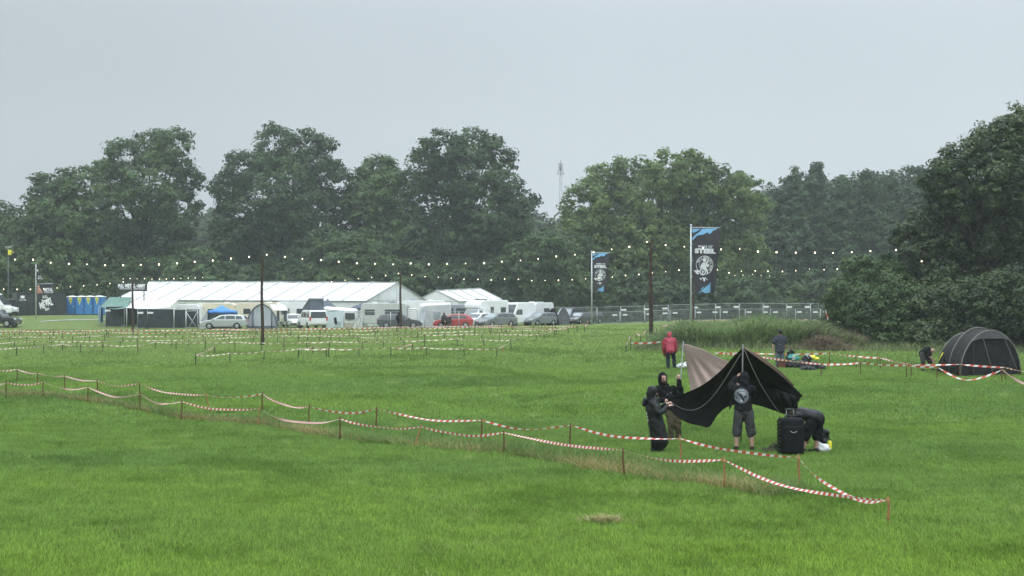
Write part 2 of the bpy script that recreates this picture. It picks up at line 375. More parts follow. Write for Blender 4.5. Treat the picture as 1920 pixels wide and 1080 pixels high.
def tree(name, label, px_base, Y, blobs, kind, leaf, dens=1.0, clump=1.1, trunk=.45, cat='tree', group=None, fill=.55, droop=0.0, ydepth=.8, ybase=None):
    """blobs in photograph pixels (x, y, radius[, vertical radius]); each gets its own depth around the trunk"""
    b = GX(px_base, Y); s = F/Y; bl = []
    xs = [q[0] for q in blobs]; half = (max(xs)-min(xs))/2/s+1e-3
    for q in blobs:
        x, y, r = q[:3]; rv = q[3] if len(q) > 3 else r
        off = (x-px_base)/s; span = math.sqrt(max(.15, 1-(off/(half*1.25))**2))
        dy = random.uniform(-1, 1)*half*ydepth*span*.75
        yy = Y+dy; k = F/yy
        c = Vector(((x-960)/k, yy, CAMZ-(y-HOR)/k)); bl.append((c, (r/k, r/k*.9, rv/k)))
    o = thing(name, label, cat, b, 0, group)
    topz = max(c.z for c, r in bl)
    mb = branchy(b-Vector((0, 0, .3)), (b.x, b.y, max(b.z+1, topz*.85)), trunk, [c for c, r in bl])
    mb.build('trunk', BARK, o, b)
    v, f, tn = foliage([(np.array(c), r) for c, r in bl], leaf, dens, clump, droop, fill)
    zmin = terr(v[:, 0], v[:, 1])+.05; v[:, 2] = np.maximum(v[:, 2], zmin)
    cr_ = npmesh('crown', v-np.array(b), f, LM[kind], {'tone': tn}); link(cr_, o)
    return o
def jit(bl, n, j=.55, rs=(.35, .6)):
    """extra smaller masses riding on the outline of the big ones, so the edge is uneven"""
    out = list(bl)
    for q in bl:
        for _ in range(n):
            a = random.uniform(-.15*PI, 1.15*PI); rr = q[2]*random.uniform(.72, .98)
            out.append((q[0]+math.cos(a)*rr, q[1]-math.sin(a)*rr*(q[3]/q[2] if len(q) > 3 else 1), q[2]*random.uniform(.22, .4)))
    return out
tree('broadleaf_tree', 'low spreading oak behind the dark container and flagpole', 105, 194,
     jit([(105, 365, 46), (148, 352, 42), (62, 415, 46), (30, 440, 40), (-25, 420, 50), (120, 420, 60), (95, 470, 62), (165, 440, 48), (40, 490, 50), (150, 505, 50)], 2), 'oak', .42, fill=.7, dens=.78)
tree('broadleaf_tree', 'tall loose-crowned oak with sky showing through, rising behind the blue toilets', 268, 200,
     jit([(285, 285, 40), (240, 300, 40), (212, 345, 42), (325, 285, 38), (348, 340, 30), (290, 350, 58), (230, 400, 56), (330, 400, 46), (190, 440, 46), (290, 450, 66), (345, 470, 30), (220, 490, 56), (310, 520, 58)], 2), 'oak', .42, fill=.8, dens=.68)
tree('broadleaf_tree', 'broad dark oak behind the long white marquee, standing by itself', 530, 200,
     jit([(520, 285, 46), (575, 290, 46), (462, 318, 40), (430, 350, 30), (620, 340, 40), (630, 385, 32), (520, 365, 72), (580, 400, 56), (450, 420, 54), (430, 455, 36), (520, 450, 76), (600, 460, 50), (470, 510, 62), (560, 520, 66)], 2), 'grey', .42, fill=.7, dens=.78)
tree('broadleaf_tree', 'smaller round oak between two taller oaks behind the marquee', 705, 203,
     jit([(710, 335, 40), (690, 380, 46), (740, 370, 42), (700, 440, 58), (745, 450, 50), (680, 490, 46), (730, 515, 56)], 2), 'oak', .46)
tree('broadleaf_tree', 'widest oak, its crown reaching over the smaller white tent', 850, 200,
     jit([(835, 282, 40), (885, 275, 38), (930, 300, 36), (795, 320, 38), (870, 330, 52), (945, 340, 26), (830, 380, 60), (910, 400, 58), (975, 378, 28), (955, 420, 38), (800, 440, 52), (870, 460, 66), (940, 470, 48), (840, 520, 60), (910, 525, 56)], 2), 'grey', .42, fill=.7, dens=.74)
tree('broadleaf_tree', 'bright green ash with a broad domed crown behind the two banner flags', 1235, 200,
     jit([(1130, 350, 40), (1185, 335, 42), (1245, 325, 42), (1300, 330, 42), (1350, 350, 42), (1395, 370, 38), (1100, 390, 44), (1160, 400, 52), (1230, 390, 60), (1310, 395, 60), (1380, 420, 50), (1090, 440, 40), (1140, 460, 56), (1220, 470, 70), (1310, 475, 66), (1390, 480, 50), (1180, 530, 60), (1270, 540, 62), (1360, 540, 58)], 2), 'lime', .46, trunk=.5, fill=.7, dens=.82)
# the row of narrow pointed trees
for k, (px, top, w, lab) in enumerate([
     (1455, 352, 44, 'narrow tree in the pointed row next to the bright green ash'), (1490, 314, 50, 'narrow tree with a blunt tip, second in the pointed row'),
     (1532, 302, 50, 'tallest pointed tree in the narrow row'), (1580, 328, 48, 'pointed tree just past the tallest one of the row'),
     (1622, 318, 50, 'pointed tree in the middle of the low half of the row'), (1668, 320, 50, 'pointed tree beside the last one of the row'),
     (1722, 314, 54, 'last pointed tree of the row, half behind the big dark near tree'), (1425, 400, 44, 'low dark tree wedged between ash and pointed row')]):
    bl = []; y = top; r = 6
    while y < 575:
        bl.append((px+random.uniform(-.3, .3)*r, y+r*1.6, r*random.uniform(.85, 1.15), r*1.7))
        y += r*1.2; r = min(w, r*1.26+2.2)
    tree('pointed_tree', lab, px, 216+random.uniform(-6, 10), jit(bl[2:], 1)+bl[:2], 'alder', .44, group='row of narrow trees beyond the fence', trunk=.25, clump=.95, ydepth=.5)
for lab, px, bl in [('dense hazy tree filling in behind the pointed row near the ash', 1480, [(1450, 390, 44), (1510, 380, 50), (1480, 440, 60), (1530, 460, 60), (1440, 480, 60)]), ('dense hazy tree filling in behind the middle of the pointed row', 1585, [(1560, 378, 46), (1610, 372, 44), (1585, 430, 60), (1630, 450, 56), (1560, 490, 60)]), ('dense hazy tree filling in behind the end of the pointed row', 1680, [(1650, 375, 44), (1700, 370, 46), (1740, 380, 46), (1675, 430, 60), (1730, 450, 60), (1660, 490, 60)])]:
    tree('broadleaf_tree', lab, px, 232, jit(bl, 2), 'alder', .44, group='row of narrow trees beyond the fence', trunk=.3)
# near tree and bushes
tree('broadleaf_tree', 'big dark tree towering over the black dome tent', 1850, 88,
     jit([(1895, 262, 46), (1905, 228, 30), (1850, 275, 40), (1800, 312, 40), (1765, 345, 36), (1880, 340, 62), (1800, 390, 56), (1740, 430, 46), (1705, 445, 26), (1850, 430, 78), (1770, 480, 58), (1720, 500, 40), (1920, 380, 70), (1960, 300, 60), (1980, 420, 80), (1930, 500, 80), (1840, 530, 80), (1760, 560, 58), (1920, 590, 80), (1840, 600, 60)], 2), 'ivy', .19, dens=1.2, clump=.5, trunk=.4)
for lab, px, Y, bl in [
     ('rounded bush at the edge of the big dark tree, nearest the construction fence', 1612, 86, [(1620, 520, 42), (1590, 560, 44), (1655, 520, 44), (1575, 605, 36), (1640, 590, 54), (1690, 560, 44)]),
     ('bush with paler leaves in front of the big dark tree', 1668, 80, [(1660, 545, 36), (1640, 590, 48), (1700, 580, 46), (1670, 625, 50), (1730, 610, 42)]),
     ('dense bush directly behind the black dome tent', 1800, 78, [(1770, 580, 50), (1830, 575, 55), (1790, 630, 50), (1860, 620, 55), (1740, 640, 42)]),
     ('dark bush past the black dome tent, cut by the picture edge', 1930, 78, [(1910, 560, 60), (1960, 590, 70), (1905, 630, 50), (1980, 640, 60)])]:
    tree('bush', lab, px, Y, jit(bl, 2), 'near' if px < 1750 else 'ivy', .15, dens=1.25, clump=.42, trunk=.12, cat='bush', fill=.6)
# hedge-height shrubs under the big trees
places = ['beside the green camping awning', 'behind the dark container', 'behind the blue toilets', 'behind the army sign', 'behind the far end of the marquee']
sh = [(-20, 500, 60), (35, 520, 58), (72, 495, 44), (130, 525, 55), (185, 520, 55), (245, 535, 52), (300, 535, 55), (365, 520, 58), (400, 545, 45), (450, 540, 50), (520, 545, 55), (590, 520, 55), (640, 495, 60), (690, 510, 55), (750, 535, 50), (800, 545, 48), (860, 550, 50), (930, 545, 52), (985, 500, 52), (1020, 465, 36), (1030, 500, 52), (1060, 530, 55), (1085, 480, 40), (1120, 545, 50), (1180, 560, 46), (1240, 560, 46), (1310, 560, 46), (1380, 560, 46), (1450, 560, 44), (1520, 555, 46), (1590, 555, 46)]
near_to = ['at the picture edge behind the dark vehicle', 'behind the white van by the container', 'behind the flagpole of the black pennant', 'just past the container roof', 'above the blue toilets', 'behind the black army sign', 'over the far end of the marquee', 'filling the gap between the first tall oaks', 'low against the marquee ridge under the gap', 'under the near side of the broad dark oak', 'under the trunk of the broad dark oak', 'under the outer edge of the broad dark oak', 'pale green over the marquee between two oaks', 'below the smaller round oak', 'behind the rusty pole at the marquee end', 'between the two white tents', 'behind the smaller white tent', 'behind the high-roofed white van', 'at the foot of the widest oak', 'in the open gap below the radio mast', 'light leaved under the radio mast gap', 'behind the white caravan beside the fence start', 'just short of the smaller banner flag', 'behind the smaller banner flag', 'between banner flag and tall wooden pole', 'behind the tall wooden pole', 'behind the larger banner flag', 'past the larger banner flag', 'below the first pointed trees', 'below the tallest pointed tree', 'next to the rounded near bush']
for (x, y, r), w in zip(sh, near_to):
    bl = [(x, y, r), (x-r*.6, y+r*.6, r*.75), (x+r*.6, y+r*.55, r*.75), (x, y+r, r*.8)]
    tree('shrub', 'leafy shrub '+w, x, 187+random.uniform(-3, 3), jit([(a, b_, c) for a, b_, c in bl if b_-c*.3 < 600], 1), 'grey' if (430 < x < 600 or 770 < x < 950 or x > 1170) else 'shrub', .42, dens=.85, clump=1.0, trunk=.12, cat='shrub', group='shrubs under the tree line', ydepth=.6)  # dark leaf kind in the stretches below crowns: shade painted into the leaf colour
# far, faint tree line seen through the gaps
def far_wood():
    bl = []
    for px in range(-140, 2060, 26):
        Y = random.uniform(300, 345); k = F/Y; top = 432+22*math.sin(px*.011)+random.uniform(-14, 14)
        r = random.uniform(26, 40)
        for y in (top+r, top+r*1.9, top+r*2.9, top+r*4): bl.append((np.array(((px-960)/k, Y, CAMZ-(y-HOR)/k)), (r*1.2/k, r*1.1/k, r*1.1/k)))
    v, f, t = foliage(bl, 1.1, .7, 2.2)
    v[:, 2] = np.maximum(v[:, 2], 0)
    o = npmesh('far_wood', v, f, LM['grey'], {'tone': t}); link(o); o['kind'] = 'stuff'
far_wood()
# ---------------------------------------------------------------- materials for things
M = dict(
 white=mat('white_paint', (.74, .75, .75), .35, .04, 2), pvc=mat('white_canvas', (.78, .79, .78), .55, .05, .6, trans=.12), pvc2=mat('grey_white_canvas', (.70, .71, .69), .6, .10, .9, bump=.25, bscale=2.5),
 cream=mat('cream_panel', (.66, .60, .46), .45, .06, 2), greige=mat('grey_green_panel', (.46, .49, .46), .5, .06, 2), silver=mat('silver_paint', (.50, .53, .55), .28, .05, 2, metal=.45, coat=.5),
 black=mat('black_paint', (.018, .02, .023), .3, .2, 2, coat=.5), dgrey=mat('dark_grey_paint', (.075, .072, .085), .3, .1, 2, metal=.3, coat=.6), red=mat('red_paint', (.46, .022, .03), .3, .08, 2, coat=.6),
 glass=mat('dark_glass', (.05, .06, .065), .08, .1, 3, spec=.7), glass2=mat('pale_glass', (.26, .30, .31), .12, .2, 2, spec=.6), tyre=mat('tyre_rubber', (.02, .02, .02), .8, .2), rim=mat('wheel_alloy', (.45, .46, .47), .35, .1, metal=.6),
 steel=mat('galvanised_steel', (.42, .45, .46), .45, .12, 5, metal=.35), alu=mat('aluminium_pole', (.52, .55, .56), .4, .08, 4, metal=.3), plastic=mat('black_plastic', (.025, .027, .03), .5, .2),
 lamp=mat('clear_lamp', (.7, .72, .73), .15, .05), tail=mat('red_lens', (.5, .02, .02), .2, .1), blue=mat('blue_plastic', (.035, .19, .46), .45, .1, 2), bluecloth=mat('blue_canopy_cloth', (.06, .26, .66), .6, .1, 1.5, trans=.15),
 slate=mat('slate_cloth', (.10, .115, .145), .7, .15, 1.5, bump=.3), gcloth=mat('light_grey_cloth', (.42, .45, .48), .7, .10, 1.2, bump=.3, trans=.1), mcloth=mat('mid_grey_cloth', (.28, .30, .33), .7, .12, 1.2, bump=.3), dnet=mat('dark_fence_net', (.035, .042, .047), .85, .25, 1.2, bump=.4, bscale=2),
 greencl=mat('green_awning_cloth', (.13, .22, .185), .7, .12, 1.0, bump=.3), beige=mat('beige_cloth', (.42, .38, .31), .8, .15, 1.5), contain=mat('container_black', (.026, .03, .034), .55, .2, 1.5), sign=mat('sign_black', (.022, .023, .027), .6, .15),
 ink=mat('white_ink', (.80, .80, .79), .6, .06, 6), yellow=mat('yellow_sticker', (.62, .63, .10), .5, .08), yellow2=mat('yellow_plastic', (.75, .68, .04), .45, .08), wood=mat('wet_dark_wood', (.050, .030, .021), .8, .35, 5, bump=.5, bscale=12),
 stake=mat('raw_wood_stake', (.30, .165, .07), .8, .3, 9), stake2=mat('wet_wood_stake', (.13, .075, .04), .85, .3, 9), stake3=mat('dark_stake', (.055, .05, .035), .85, .3, 9), bcloth=mat('black_cloth', (.009, .010, .012), .85, .3, 6, bump=.5, bscale=9),
 rain=mat('black_rainwear', (.010, .011, .013), .42, .3, 5, bump=.6, bscale=8, spec=.22), shorts=mat('charcoal_cotton', (.048, .049, .051), .85, .2, 7, bump=.6, bscale=9), khaki=mat('wet_khaki', (.085, .073, .045), .85, .2, 7, bump=.6, bscale=9),
 skin=mat('skin', (.42, .25, .195), .5, .12, 8), hair=mat('dark_hair', (.018, .013, .011), .7, .3, 20), redj=mat('crimson_jacket', (.30, .018, .045), .6, .15, 6, bump=.5, bscale=9), navy=mat('navy_trousers', (.018, .022, .034), .85, .2, 6, bump=.5),
 shirt=mat('slate_shirt', (.042, .044, .058), .85, .2, 6, bump=.5, bscale=9), jeans=mat('worn_jeans', (.09, .12, .14), .85, .25, 7, bump=.4), shoe=mat('dark_shoe', (.02, .02, .02), .7, .2), pale=mat('pale_shoe', (.55, .52, .47), .7, .1),
 tarp_in=mat('black_tent_lining', (.0045, .005, .0055), .75, .3, 3, bump=.35, bscale=3, spec=.2), tarp_out=mat('taupe_tent_cloth', (.385, .295, .27), .8, .10, 1.6, bump=.5, bscale=3), tent=mat('dark_grey_tent_cloth', (.030, .029, .031), .75, .2, 2.2, bump=.5, bscale=4), tentn=mat('tent_mesh_panel', (.018, .018, .021), .8, .25, 3, bump=.4, bscale=5),
 hoop=mat('air_pole_sleeve', (.15, .15, .13), .6, .15), bag=mat('black_bag', (.008, .009, .011), .42, .3, 4, bump=.8, bscale=6, spec=.25), nylon=mat('suitcase_nylon', (.009, .010, .012), .7, .25, 20, bump=.3, bscale=40), rope=mat('grey_rope', (.17, .17, .16), .8, .1), teal=mat('teal_bag', (.03, .28, .26), .5, .35, 6, bump=.5),
 plasticbag=mat('white_plastic_bag', (.62, .64, .65), .35, .12, 6, bump=.9, bscale=9), brown=mat('brown_crate', (.12, .05, .035), .7, .2), flag=mat('flag_black', (.046, .043, .052), .7, .15, 2), sky=mat('flag_blue', (.20, .46, .75), .6, .08, 2), orange=mat('banner_orange', (.50, .27, .18), .6, .3, 3),
 tpole=mat('tent_pole_steel', (.20, .21, .21), .5, .1, 4), brass=mat('warm_brass', (.4, .3, .1), .5), olive=mat('olive_bag', (.045, .055, .03), .8, .2), concrete=mat('concrete_foot', (.25, .25, .24), .9, .15), patch=mat('grey_print', (.135, .152, .165), .7, .25, 9), bootgrey=mat('grey_boot_tent', (.12, .125, .14), .7, .15, 2))
# ---------------------------------------------------------------- writing
def text2d(s, size=1.0, bold=0.0, shear=0.0, sx=1.0):
    c = bpy.data.curves.new('t', 'FONT'); c.body = s; c.size = size; c.align_x = 'CENTER'; c.align_y = 'CENTER'; c.offset = bold; c.resolution_u = 3; c.shear = shear
    o = bpy.data.objects.new('t', c); COL.objects.link(o); dg = bpy.context.evaluated_depsgraph_get(); dg.update()
    e = o.evaluated_get(dg); me = e.to_mesh(); vs = [(v.co.x*sx, v.co.y) for v in me.vertices]; fs = [tuple(p.vertices) for p in me.polygons]
    e.to_mesh_clear(); bpy.data.objects.remove(o); bpy.data.curves.remove(c); return vs, fs
def fit(s, x0, y0, x1, y1, bold=0.0, rot=0.0):
    """lettering stretched to fill a box (y grows upwards)"""
    vs, fs = text2d(s, 1.0, bold); a = np.array(vs); lo, hi = a.min(0), a.max(0); c = np.array(((x0+x1)/2, (y0+y1)/2))
    a = (a-(lo+hi)/2)/(hi-lo)*np.array((x1-x0, y1-y0))
    R = np.array(((math.cos(rot), -math.sin(rot)), (math.sin(rot), math.cos(rot))))
    return [tuple(p) for p in a @ R.T+c], fs
def tri_poly(pts):
    bm = bmesh.new(); vs = [bm.verts.new((x, y, 0)) for x, y in pts]; f = bm.faces.new(vs); bmesh.ops.triangulate(bm, faces=[f])
    bm.verts.index_update(); o = [(v.co.x, v.co.y) for v in bm.verts], [tuple(v.index for v in q.verts) for q in bm.faces]; bm.free(); return o
def disc(x, y, r, ri=0.0, n=32, a0=0, a1=2*PI):
    vs, fs = [], []
    for k in range(n+1):
        a = a0+(a1-a0)*k/n; vs += [(x+r*math.cos(a), y+r*math.sin(a)), (x+ri*math.cos(a), y+ri*math.sin(a))]
    for k in range(n): fs.append((2*k, 2*k+2, 2*k+3, 2*k+1))
    return vs, fs
def thick_line(pts, w):
    vs, fs = [], []
    for (x0, y0), (x1, y1) in zip(pts, pts[1:]):
        d = math.hypot(x1-x0, y1-y0) or 1; nx, ny = -(y1-y0)/d*w/2, (x1-x0)/d*w/2; k = len(vs)
        vs += [(x0+nx, y0+ny), (x1+nx, y1+ny), (x1-nx, y1-ny), (x0-nx, y0-ny)]; fs.append((k, k+1, k+2, k+3))
    return vs, fs
def decal(name, shapes, fn, mt, parent, org=None):
    mb = MB()
    for vs, fs in shapes: mb.add([fn(x, y) for x, y in vs], fs)
    return mb.build(name, mt, parent, org)
# ---------------------------------------------------------------- vehicles (x forward, y to the left-hand side, z up)
def outline_shell(pts, halfw, mb=None, mi=0):
    mb = mb or MB(); n = len(pts); L = [(x, halfw(x, z), z) for x, z in pts]; R = [(x, -halfw(x, z), z) for x, z in pts]
    mb.add(L+R, [tuple(range(n)), tuple(range(2*n-1, n-1, -1))]+[(i, n+i, n+(i+1) % n, (i+1) % n) for i in range(n)], mi); return mb
def arch(cx, r, z0, n=7):
    return [(cx+r*math.cos(a), z0+max(0, r*math.sin(a))) for a in [PI*k/n for k in range(n+1)]]
def wheel(parent, x, y, r, w=.21):
    mb = MB(); sgn = 1 if y > 0 else -1
    prof = [(r*.62, 0), (r*.93, .01), (r, .04), (r, w-.04), (r*.93, w-.01), (r*.62, w)]; seg = 20; vs = []
    for k in range(seg):
        a = 2*PI*k/seg
        for rr, d in prof: vs.append((x+rr*math.cos(a), y-sgn*d, r+rr*math.sin(a)))
    m = len(prof); fs = [(k*m+i, ((k+1) % seg)*m+i, ((k+1) % seg)*m+i+1, k*m+i+1) for k in range(seg) for i in range(m-1)]
    o = mb.add(vs, fs, 0, True).build('wheel', M['tyre'], parent)
    rb = MB(); vs = [(x, y-sgn*.005, r)]+[(x+r*.63*(1 if k % 2 else .80)*math.cos(2*PI*k/10), y-sgn*.03, r+r*.63*(1 if k % 2 else .80)*math.sin(2*PI*k/10)) for k in range(10)]
    rb.add(vs, [(0, 1+k, 1+(k+1) % 10) for k in range(10)]); rb.add([(x+r*.63*math.cos(2*PI*k/16), y-sgn*.06, r+r*.63*math.sin(2*PI*k/16)) for k in range(16)], [tuple(range(16))])
    rb.build('rim', M['rim'], o)
def vehicle(name, label, cat, loc, rz, paint, W, lower, upper=None, belt=99, taper=0.0, wheels=(), wr=.33, side=(), front=None, rear=None, lights=None, tails=None, plate=True, trim=None, group=None, mirror=True, front_pale=False, bev=.05):
    """side: window polygons (x, z); front/rear: two outline points that bound the windscreen / the rear window"""
    o = thing(name, label, cat, loc, rz, group); hw = lambda x, z: W/2-max(0, z-belt)*taper
    b = outline_shell(lower, lambda x, z: W/2-(.05 if z < .3 else 0)); body = b.build('body', paint, o); mod(body, 'BEVEL', width=bev, segments=2, limit_method='ANGLE', angle_limit=math.radians(38))
    for p in body.data.polygons: p.use_smooth = True
    mod(body, 'WEIGHTED_NORMAL')
    if upper:
        c = outline_shell(upper, lambda x, z: hw(x, z)-.03).build('cabin', paint, o); mod(c, 'BEVEL', width=bev, segments=2, limit_method='ANGLE', angle_limit=math.radians(30))
        for p in c.data.polygons: p.use_smooth = True
        mod(c, 'WEIGHTED_NORMAL')
    ys = -.03 if upper else 0
    for poly in side:
        for sg in (1, -1):
            ml = MB(); pts = [Vector((x, sg*(hw(x, z)+ys+.004), z)) for x, z in poly]
            ml.slab(pts, (0, sg*.008, 0)).build('side_window', M['glass'], o)
    for nm, seg in (('windscreen', front), ('rear_window', rear)):
        if not seg: continue
        (x0, z0), (x1, z1) = seg; d = Vector((x1-x0, 0, z1-z0)); nn = Vector((-d.z, 0, d.x)).normalized()
        if (nm == 'windscreen') != (nn.x > 0): nn = -nn
        a, c = .08, .92; q = []
        for t, sg in ((a, 1), (a, -1), (c, -1), (c, 1)):
            x, z = x0+d.x*t, z0+d.z*t; q.append(Vector((x, sg*(hw(x, z)-.12), z))+nn*.006)
        MB().slab(q, nn*.008).build(nm, M['glass2'] if (front_pale and nm == 'windscreen') else M['glass'], o)
    for x in wheels:
        for sg in (1, -1): wheel(o, x, sg*(W/2+.005), wr)
    fx = max(x for x, z in lower); bx = min(x for x, z in lower)
    if lights:
        z, h, yy = lights
        for sg in (1, -1): hl = MB(); hl.box((fx-.07, sg*yy, z), (.16, .34, h)).build('headlight', M['lamp'], o)
    if tails:
        z, h, yy = tails
        for sg in (1, -1): MB().box((bx+.05, sg*yy, z), (.13, .15, h)).build('tail_light', M['tail'], o)
    if plate: MB().box((bx-.012, 0, .62), (.02, .5, .11)).build('number_plate', M['white'], o); MB().box((fx+.006, 0, .48), (.02, .5, .11)).build('number_plate', M['white'], o)
    MB().box((fx-.04, 0, .42), (.12, W*.72, .16)).build('grille', M['plastic'], o)
    if mirror and front:
        for sg in (1, -1): MB().ell((front[0][0]-.25, sg*(W/2+.10), front[0][1]+.10), (.09, .12, .09), None, 8, 6).build('mirror', trim or paint, o)
    return o
def car(kind, name, label, loc, rz, paint, **k):
    if kind == 'estate':
        lo = [(-2.30, .34)]+[(-2.38, .55), (-2.34, .98), (1.05, .99), (1.70, .90), (2.20, .74), (2.36, .55), (2.30, .28)]+arch(1.42, .39, .26)[::1]+arch(-1.38, .39, .26)
        up = [(-2.30, .96), (-2.02, 1.40), (-1.75, 1.47), (-.5, 1.50), (.2, 1.45), (.42, 1.40), (1.22, .96)]
        return vehicle(name, label, 'car', loc, rz, paint, 1.82, lo, up, .96, .30, (1.42, -1.38), .335, [[(-1.98, 1.02), (-1.80, 1.34), (-1.25, 1.38), (-1.25, 1.02)], [(-1.18, 1.02), (-1.18, 1.39), (-.22, 1.40), (-.22, 1.02)], [(-.14, 1.02), (-.14, 1.40), (.22, 1.36), (.80, 1.02)]], (up[6], up[5]), (up[0], up[1]), (.72, .16, .66), (.88, .22, .78), **k)
    if kind == 'hatch':
        lo = [(-1.95, .34), (-2.05, .55), (-2.0, .95), (.95, .96), (1.55, .86), (2.0, .70), (2.12, .5), (2.06, .26)]+arch(1.28, .37, .25)+arch(-1.25, .37, .25)
        up = [(-1.98, .93), (-1.62, 1.32), (-1.2, 1.44), (-.4, 1.47), (.25, 1.40), (.40, 1.36), (1.18, .93)]
        return vehicle(name, label, 'car', loc, rz, paint, 1.76, lo, up, .93, .32, (1.28, -1.25), .32, [[(-1.55, 1.0), (-1.25, 1.30), (-.55, 1.36), (-.55, .98)], [(-.46, .98), (-.46, 1.36), (.20, 1.32), (.78, .98)]], (up[6], up[5]), (up[0], up[1]), (.70, .15, .64), (.86, .2, .76), **k)
    if kind == 'suv':
        lo = [(-2.25, .45), (-2.32, .65), (-2.30, 1.15), (.85, 1.16), (1.05, 1.10), (2.1, 1.02), (2.28, .85), (2.30, .50), (2.2, .38)]+arch(1.45, .46, .38)+arch(-1.35, .46, .38)
        up = [(-2.28, 1.12), (-2.2, 1.72), (-2.0, 1.80), (.25, 1.80), (.40, 1.75), (.98, 1.12)]
        return vehicle(name, label, 'off-roader', loc, rz, paint, 1.85, lo, up, 1.12, .16, (1.45, -1.35), .40, [[(-2.05, 1.2), (-2.02, 1.66), (-1.2, 1.66), (-1.2, 1.2)], [(-1.1, 1.2), (-1.1, 1.66), (-.25, 1.66), (-.25, 1.2)], [(-.15, 1.2), (-.15, 1.66), (.25, 1.64), (.62, 1.2)]], (up[5], up[4]), (up[0], up[1]), (.88, .18, .68), (1.0, .3, .82), **k)
    if kind == 'van':       # panel van with a high roof and a short sloping nose
        lo = [(-2.75, .40), (-2.80, 1.2), (1.55, 1.2), (1.95, 1.12), (2.62, .95), (2.78, .75), (2.78, .36)]+arch(1.75, .40, .32)+arch(-1.55, .40, .32)
        up = [(-2.78, 1.15), (-2.72, 2.50), (-2.5, 2.62), (.55, 2.62), (.85, 2.50), (1.92, 1.15)]
        return vehicle(name, label, 'van', loc, rz, paint, 2.05, lo, up, 1.2, .06, (1.75, -1.55), .35, [[(.0, 1.25), (.0, 1.85), (.95, 1.85), (1.45, 1.25)]]+k.pop('more', []), (up[5], up[4]), None, (.85, .26, .78), (1.2, .4, .92), bev=.09, **k)
    if kind == 'bus':       # people-carrier van with glass all round
        lo = [(-2.42, .40), (-2.48, .6), (-2.46, 1.10), (1.40, 1.10), (1.75, 1.02), (2.30, .86), (2.45, .68), (2.42, .34)]+arch(1.55, .39, .30)+arch(-1.45, .39, .30)
        up = [(-2.46, 1.06), (-2.36, 1.82), (-2.2, 1.92), (.55, 1.92), (.80, 1.84), (1.68, 1.06)]
        return vehicle(name, label, 'van', loc, rz, paint, 1.94, lo, up, 1.06, .12, (1.55, -1.45), .34, [[(-2.15, 1.16), (-2.10, 1.74), (-1.25, 1.74), (-1.25, 1.16)], [(-1.15, 1.16), (-1.15, 1.74), (-.05, 1.74), (-.05, 1.16)], [(.05, 1.16), (.05, 1.74), (.62, 1.72), (1.15, 1.16)]], (up[5], up[4]), (up[0], up[1]), (.78, .2, .72), (1.05, .42, .88), bev=.08, **k)
def caravan(label, loc, rz, paint=None, L=5.0, H=2.55, win=((-1.6, -.6), (.5, 1.5)), front_win=True, name='caravan', roofbox=False, group=None):
    h = L/2; lo = [(-h+.05, .45), (-h, 1.2), (-h+.12, H-.25), (-h+.35, H), (h-.55, H), (h-.22, H-.22), (h, 1.15), (h-.1, .45)]+arch(.1, .36, .40)
    o = vehicle(name, label, 'caravan', loc, rz, paint or M['white'], 2.2, lo, None, 99, 0, (.1,), .31, [[(a, 1.35), (a, 1.95), (b, 1.95), (b, 1.35)] for a, b in win], (lo[6], lo[5]) if front_win else None, (lo[1], lo[2]), None, (.75, .3, .95), mirror=False, group=group)
    MB().box((-.9, 0, H+.06), (.7, .6, .14)).build('roof_hatch', M['glass2'], o); MB().box((1.1, 0, H+.06), (.5, .5, .12)).build('roof_hatch', M['white'], o)
    t = MB(); t.bar((h-.2, 0, .45), (h+1.1, 0, .42), .09); t.tube([(h+.8, 0, .02), (h+.8, 0, .6)], .03).build('drawbar', M['steel'], o)
    return o
def motorhome(label, loc, rz):
    lo = [(-2.9, .42), (-2.95, .8), (-2.92, 2.75), (-2.75, 2.88), (1.35, 2.88), (1.95, 2.62), (2.08, 2.25), (2.02, 1.98), (1.50, 1.90), (1.45, 1.2), (1.5, .5), (1.3, .40)]+arch(-1.7, .40, .36)
    o = vehicle('motorhome', label, 'motorhome', loc, rz, M['white'], 2.25, lo, None, 99, 0, (2.1, -1.7), .35, [[(-.3, 1.45), (-.3, 2.15), (.25, 2.15), (.25, 1.45)], [(-2.4, 1.5), (-2.4, 2.1), (-1.5, 2.1), (-1.5, 1.5)]], None, None, None, (1.0, .4, 1.0), mirror=False, bev=.09)
    cab = [(1.40, .42), (1.40, 1.95), (1.95, 1.93), (2.45, 1.12), (2.95, .98), (3.1, .78), (3.08, .36)]+arch(2.1, .40, .32)
    c = outline_shell(cab, lambda x, z: 1.0-max(0, z-1.1)*.12).build('cab', M['white'], o); mod(c, 'BEVEL', width=.06, segments=2, limit_method='ANGLE', angle_limit=math.radians(35))
    d = Vector((2.45-1.95, 0, 1.12-1.93)); nn = Vector((-d.z, 0, d.x)).normalized(); q = []
    for t, sg in ((.08, 1), (.08, -1), (.95, -1), (.95, 1)): q.append(Vector((1.95, 0, 1.93))+d*t+Vector((0, sg*.82, 0))+nn*.008)
    MB().slab(q, nn*.01).build('windscreen', M['glass2'], o)
    for sg in (1, -1):
        MB().slab([Vector((x, sg*(1.0-max(0, z-1.1)*.12+.006), z)) for x, z in ((1.5, 1.15), (1.5, 1.75), (1.85, 1.75), (2.25, 1.15))], (0, sg*.008, 0)).build('side_window', M['glass'], o)
        MB().box((3.0, sg*.74, .80), (.16, .36, .24)).build('headlight', M['lamp'], o)
        MB().ell((2.15, sg*1.18, 1.35), (.08, .14, .18), None, 8, 6).build('mirror', M['plastic'], o)
    MB().box((.6, 0, 2.94), (1.1, .9, .12)).build('roof_hatch', M['glass'], o)
    return o
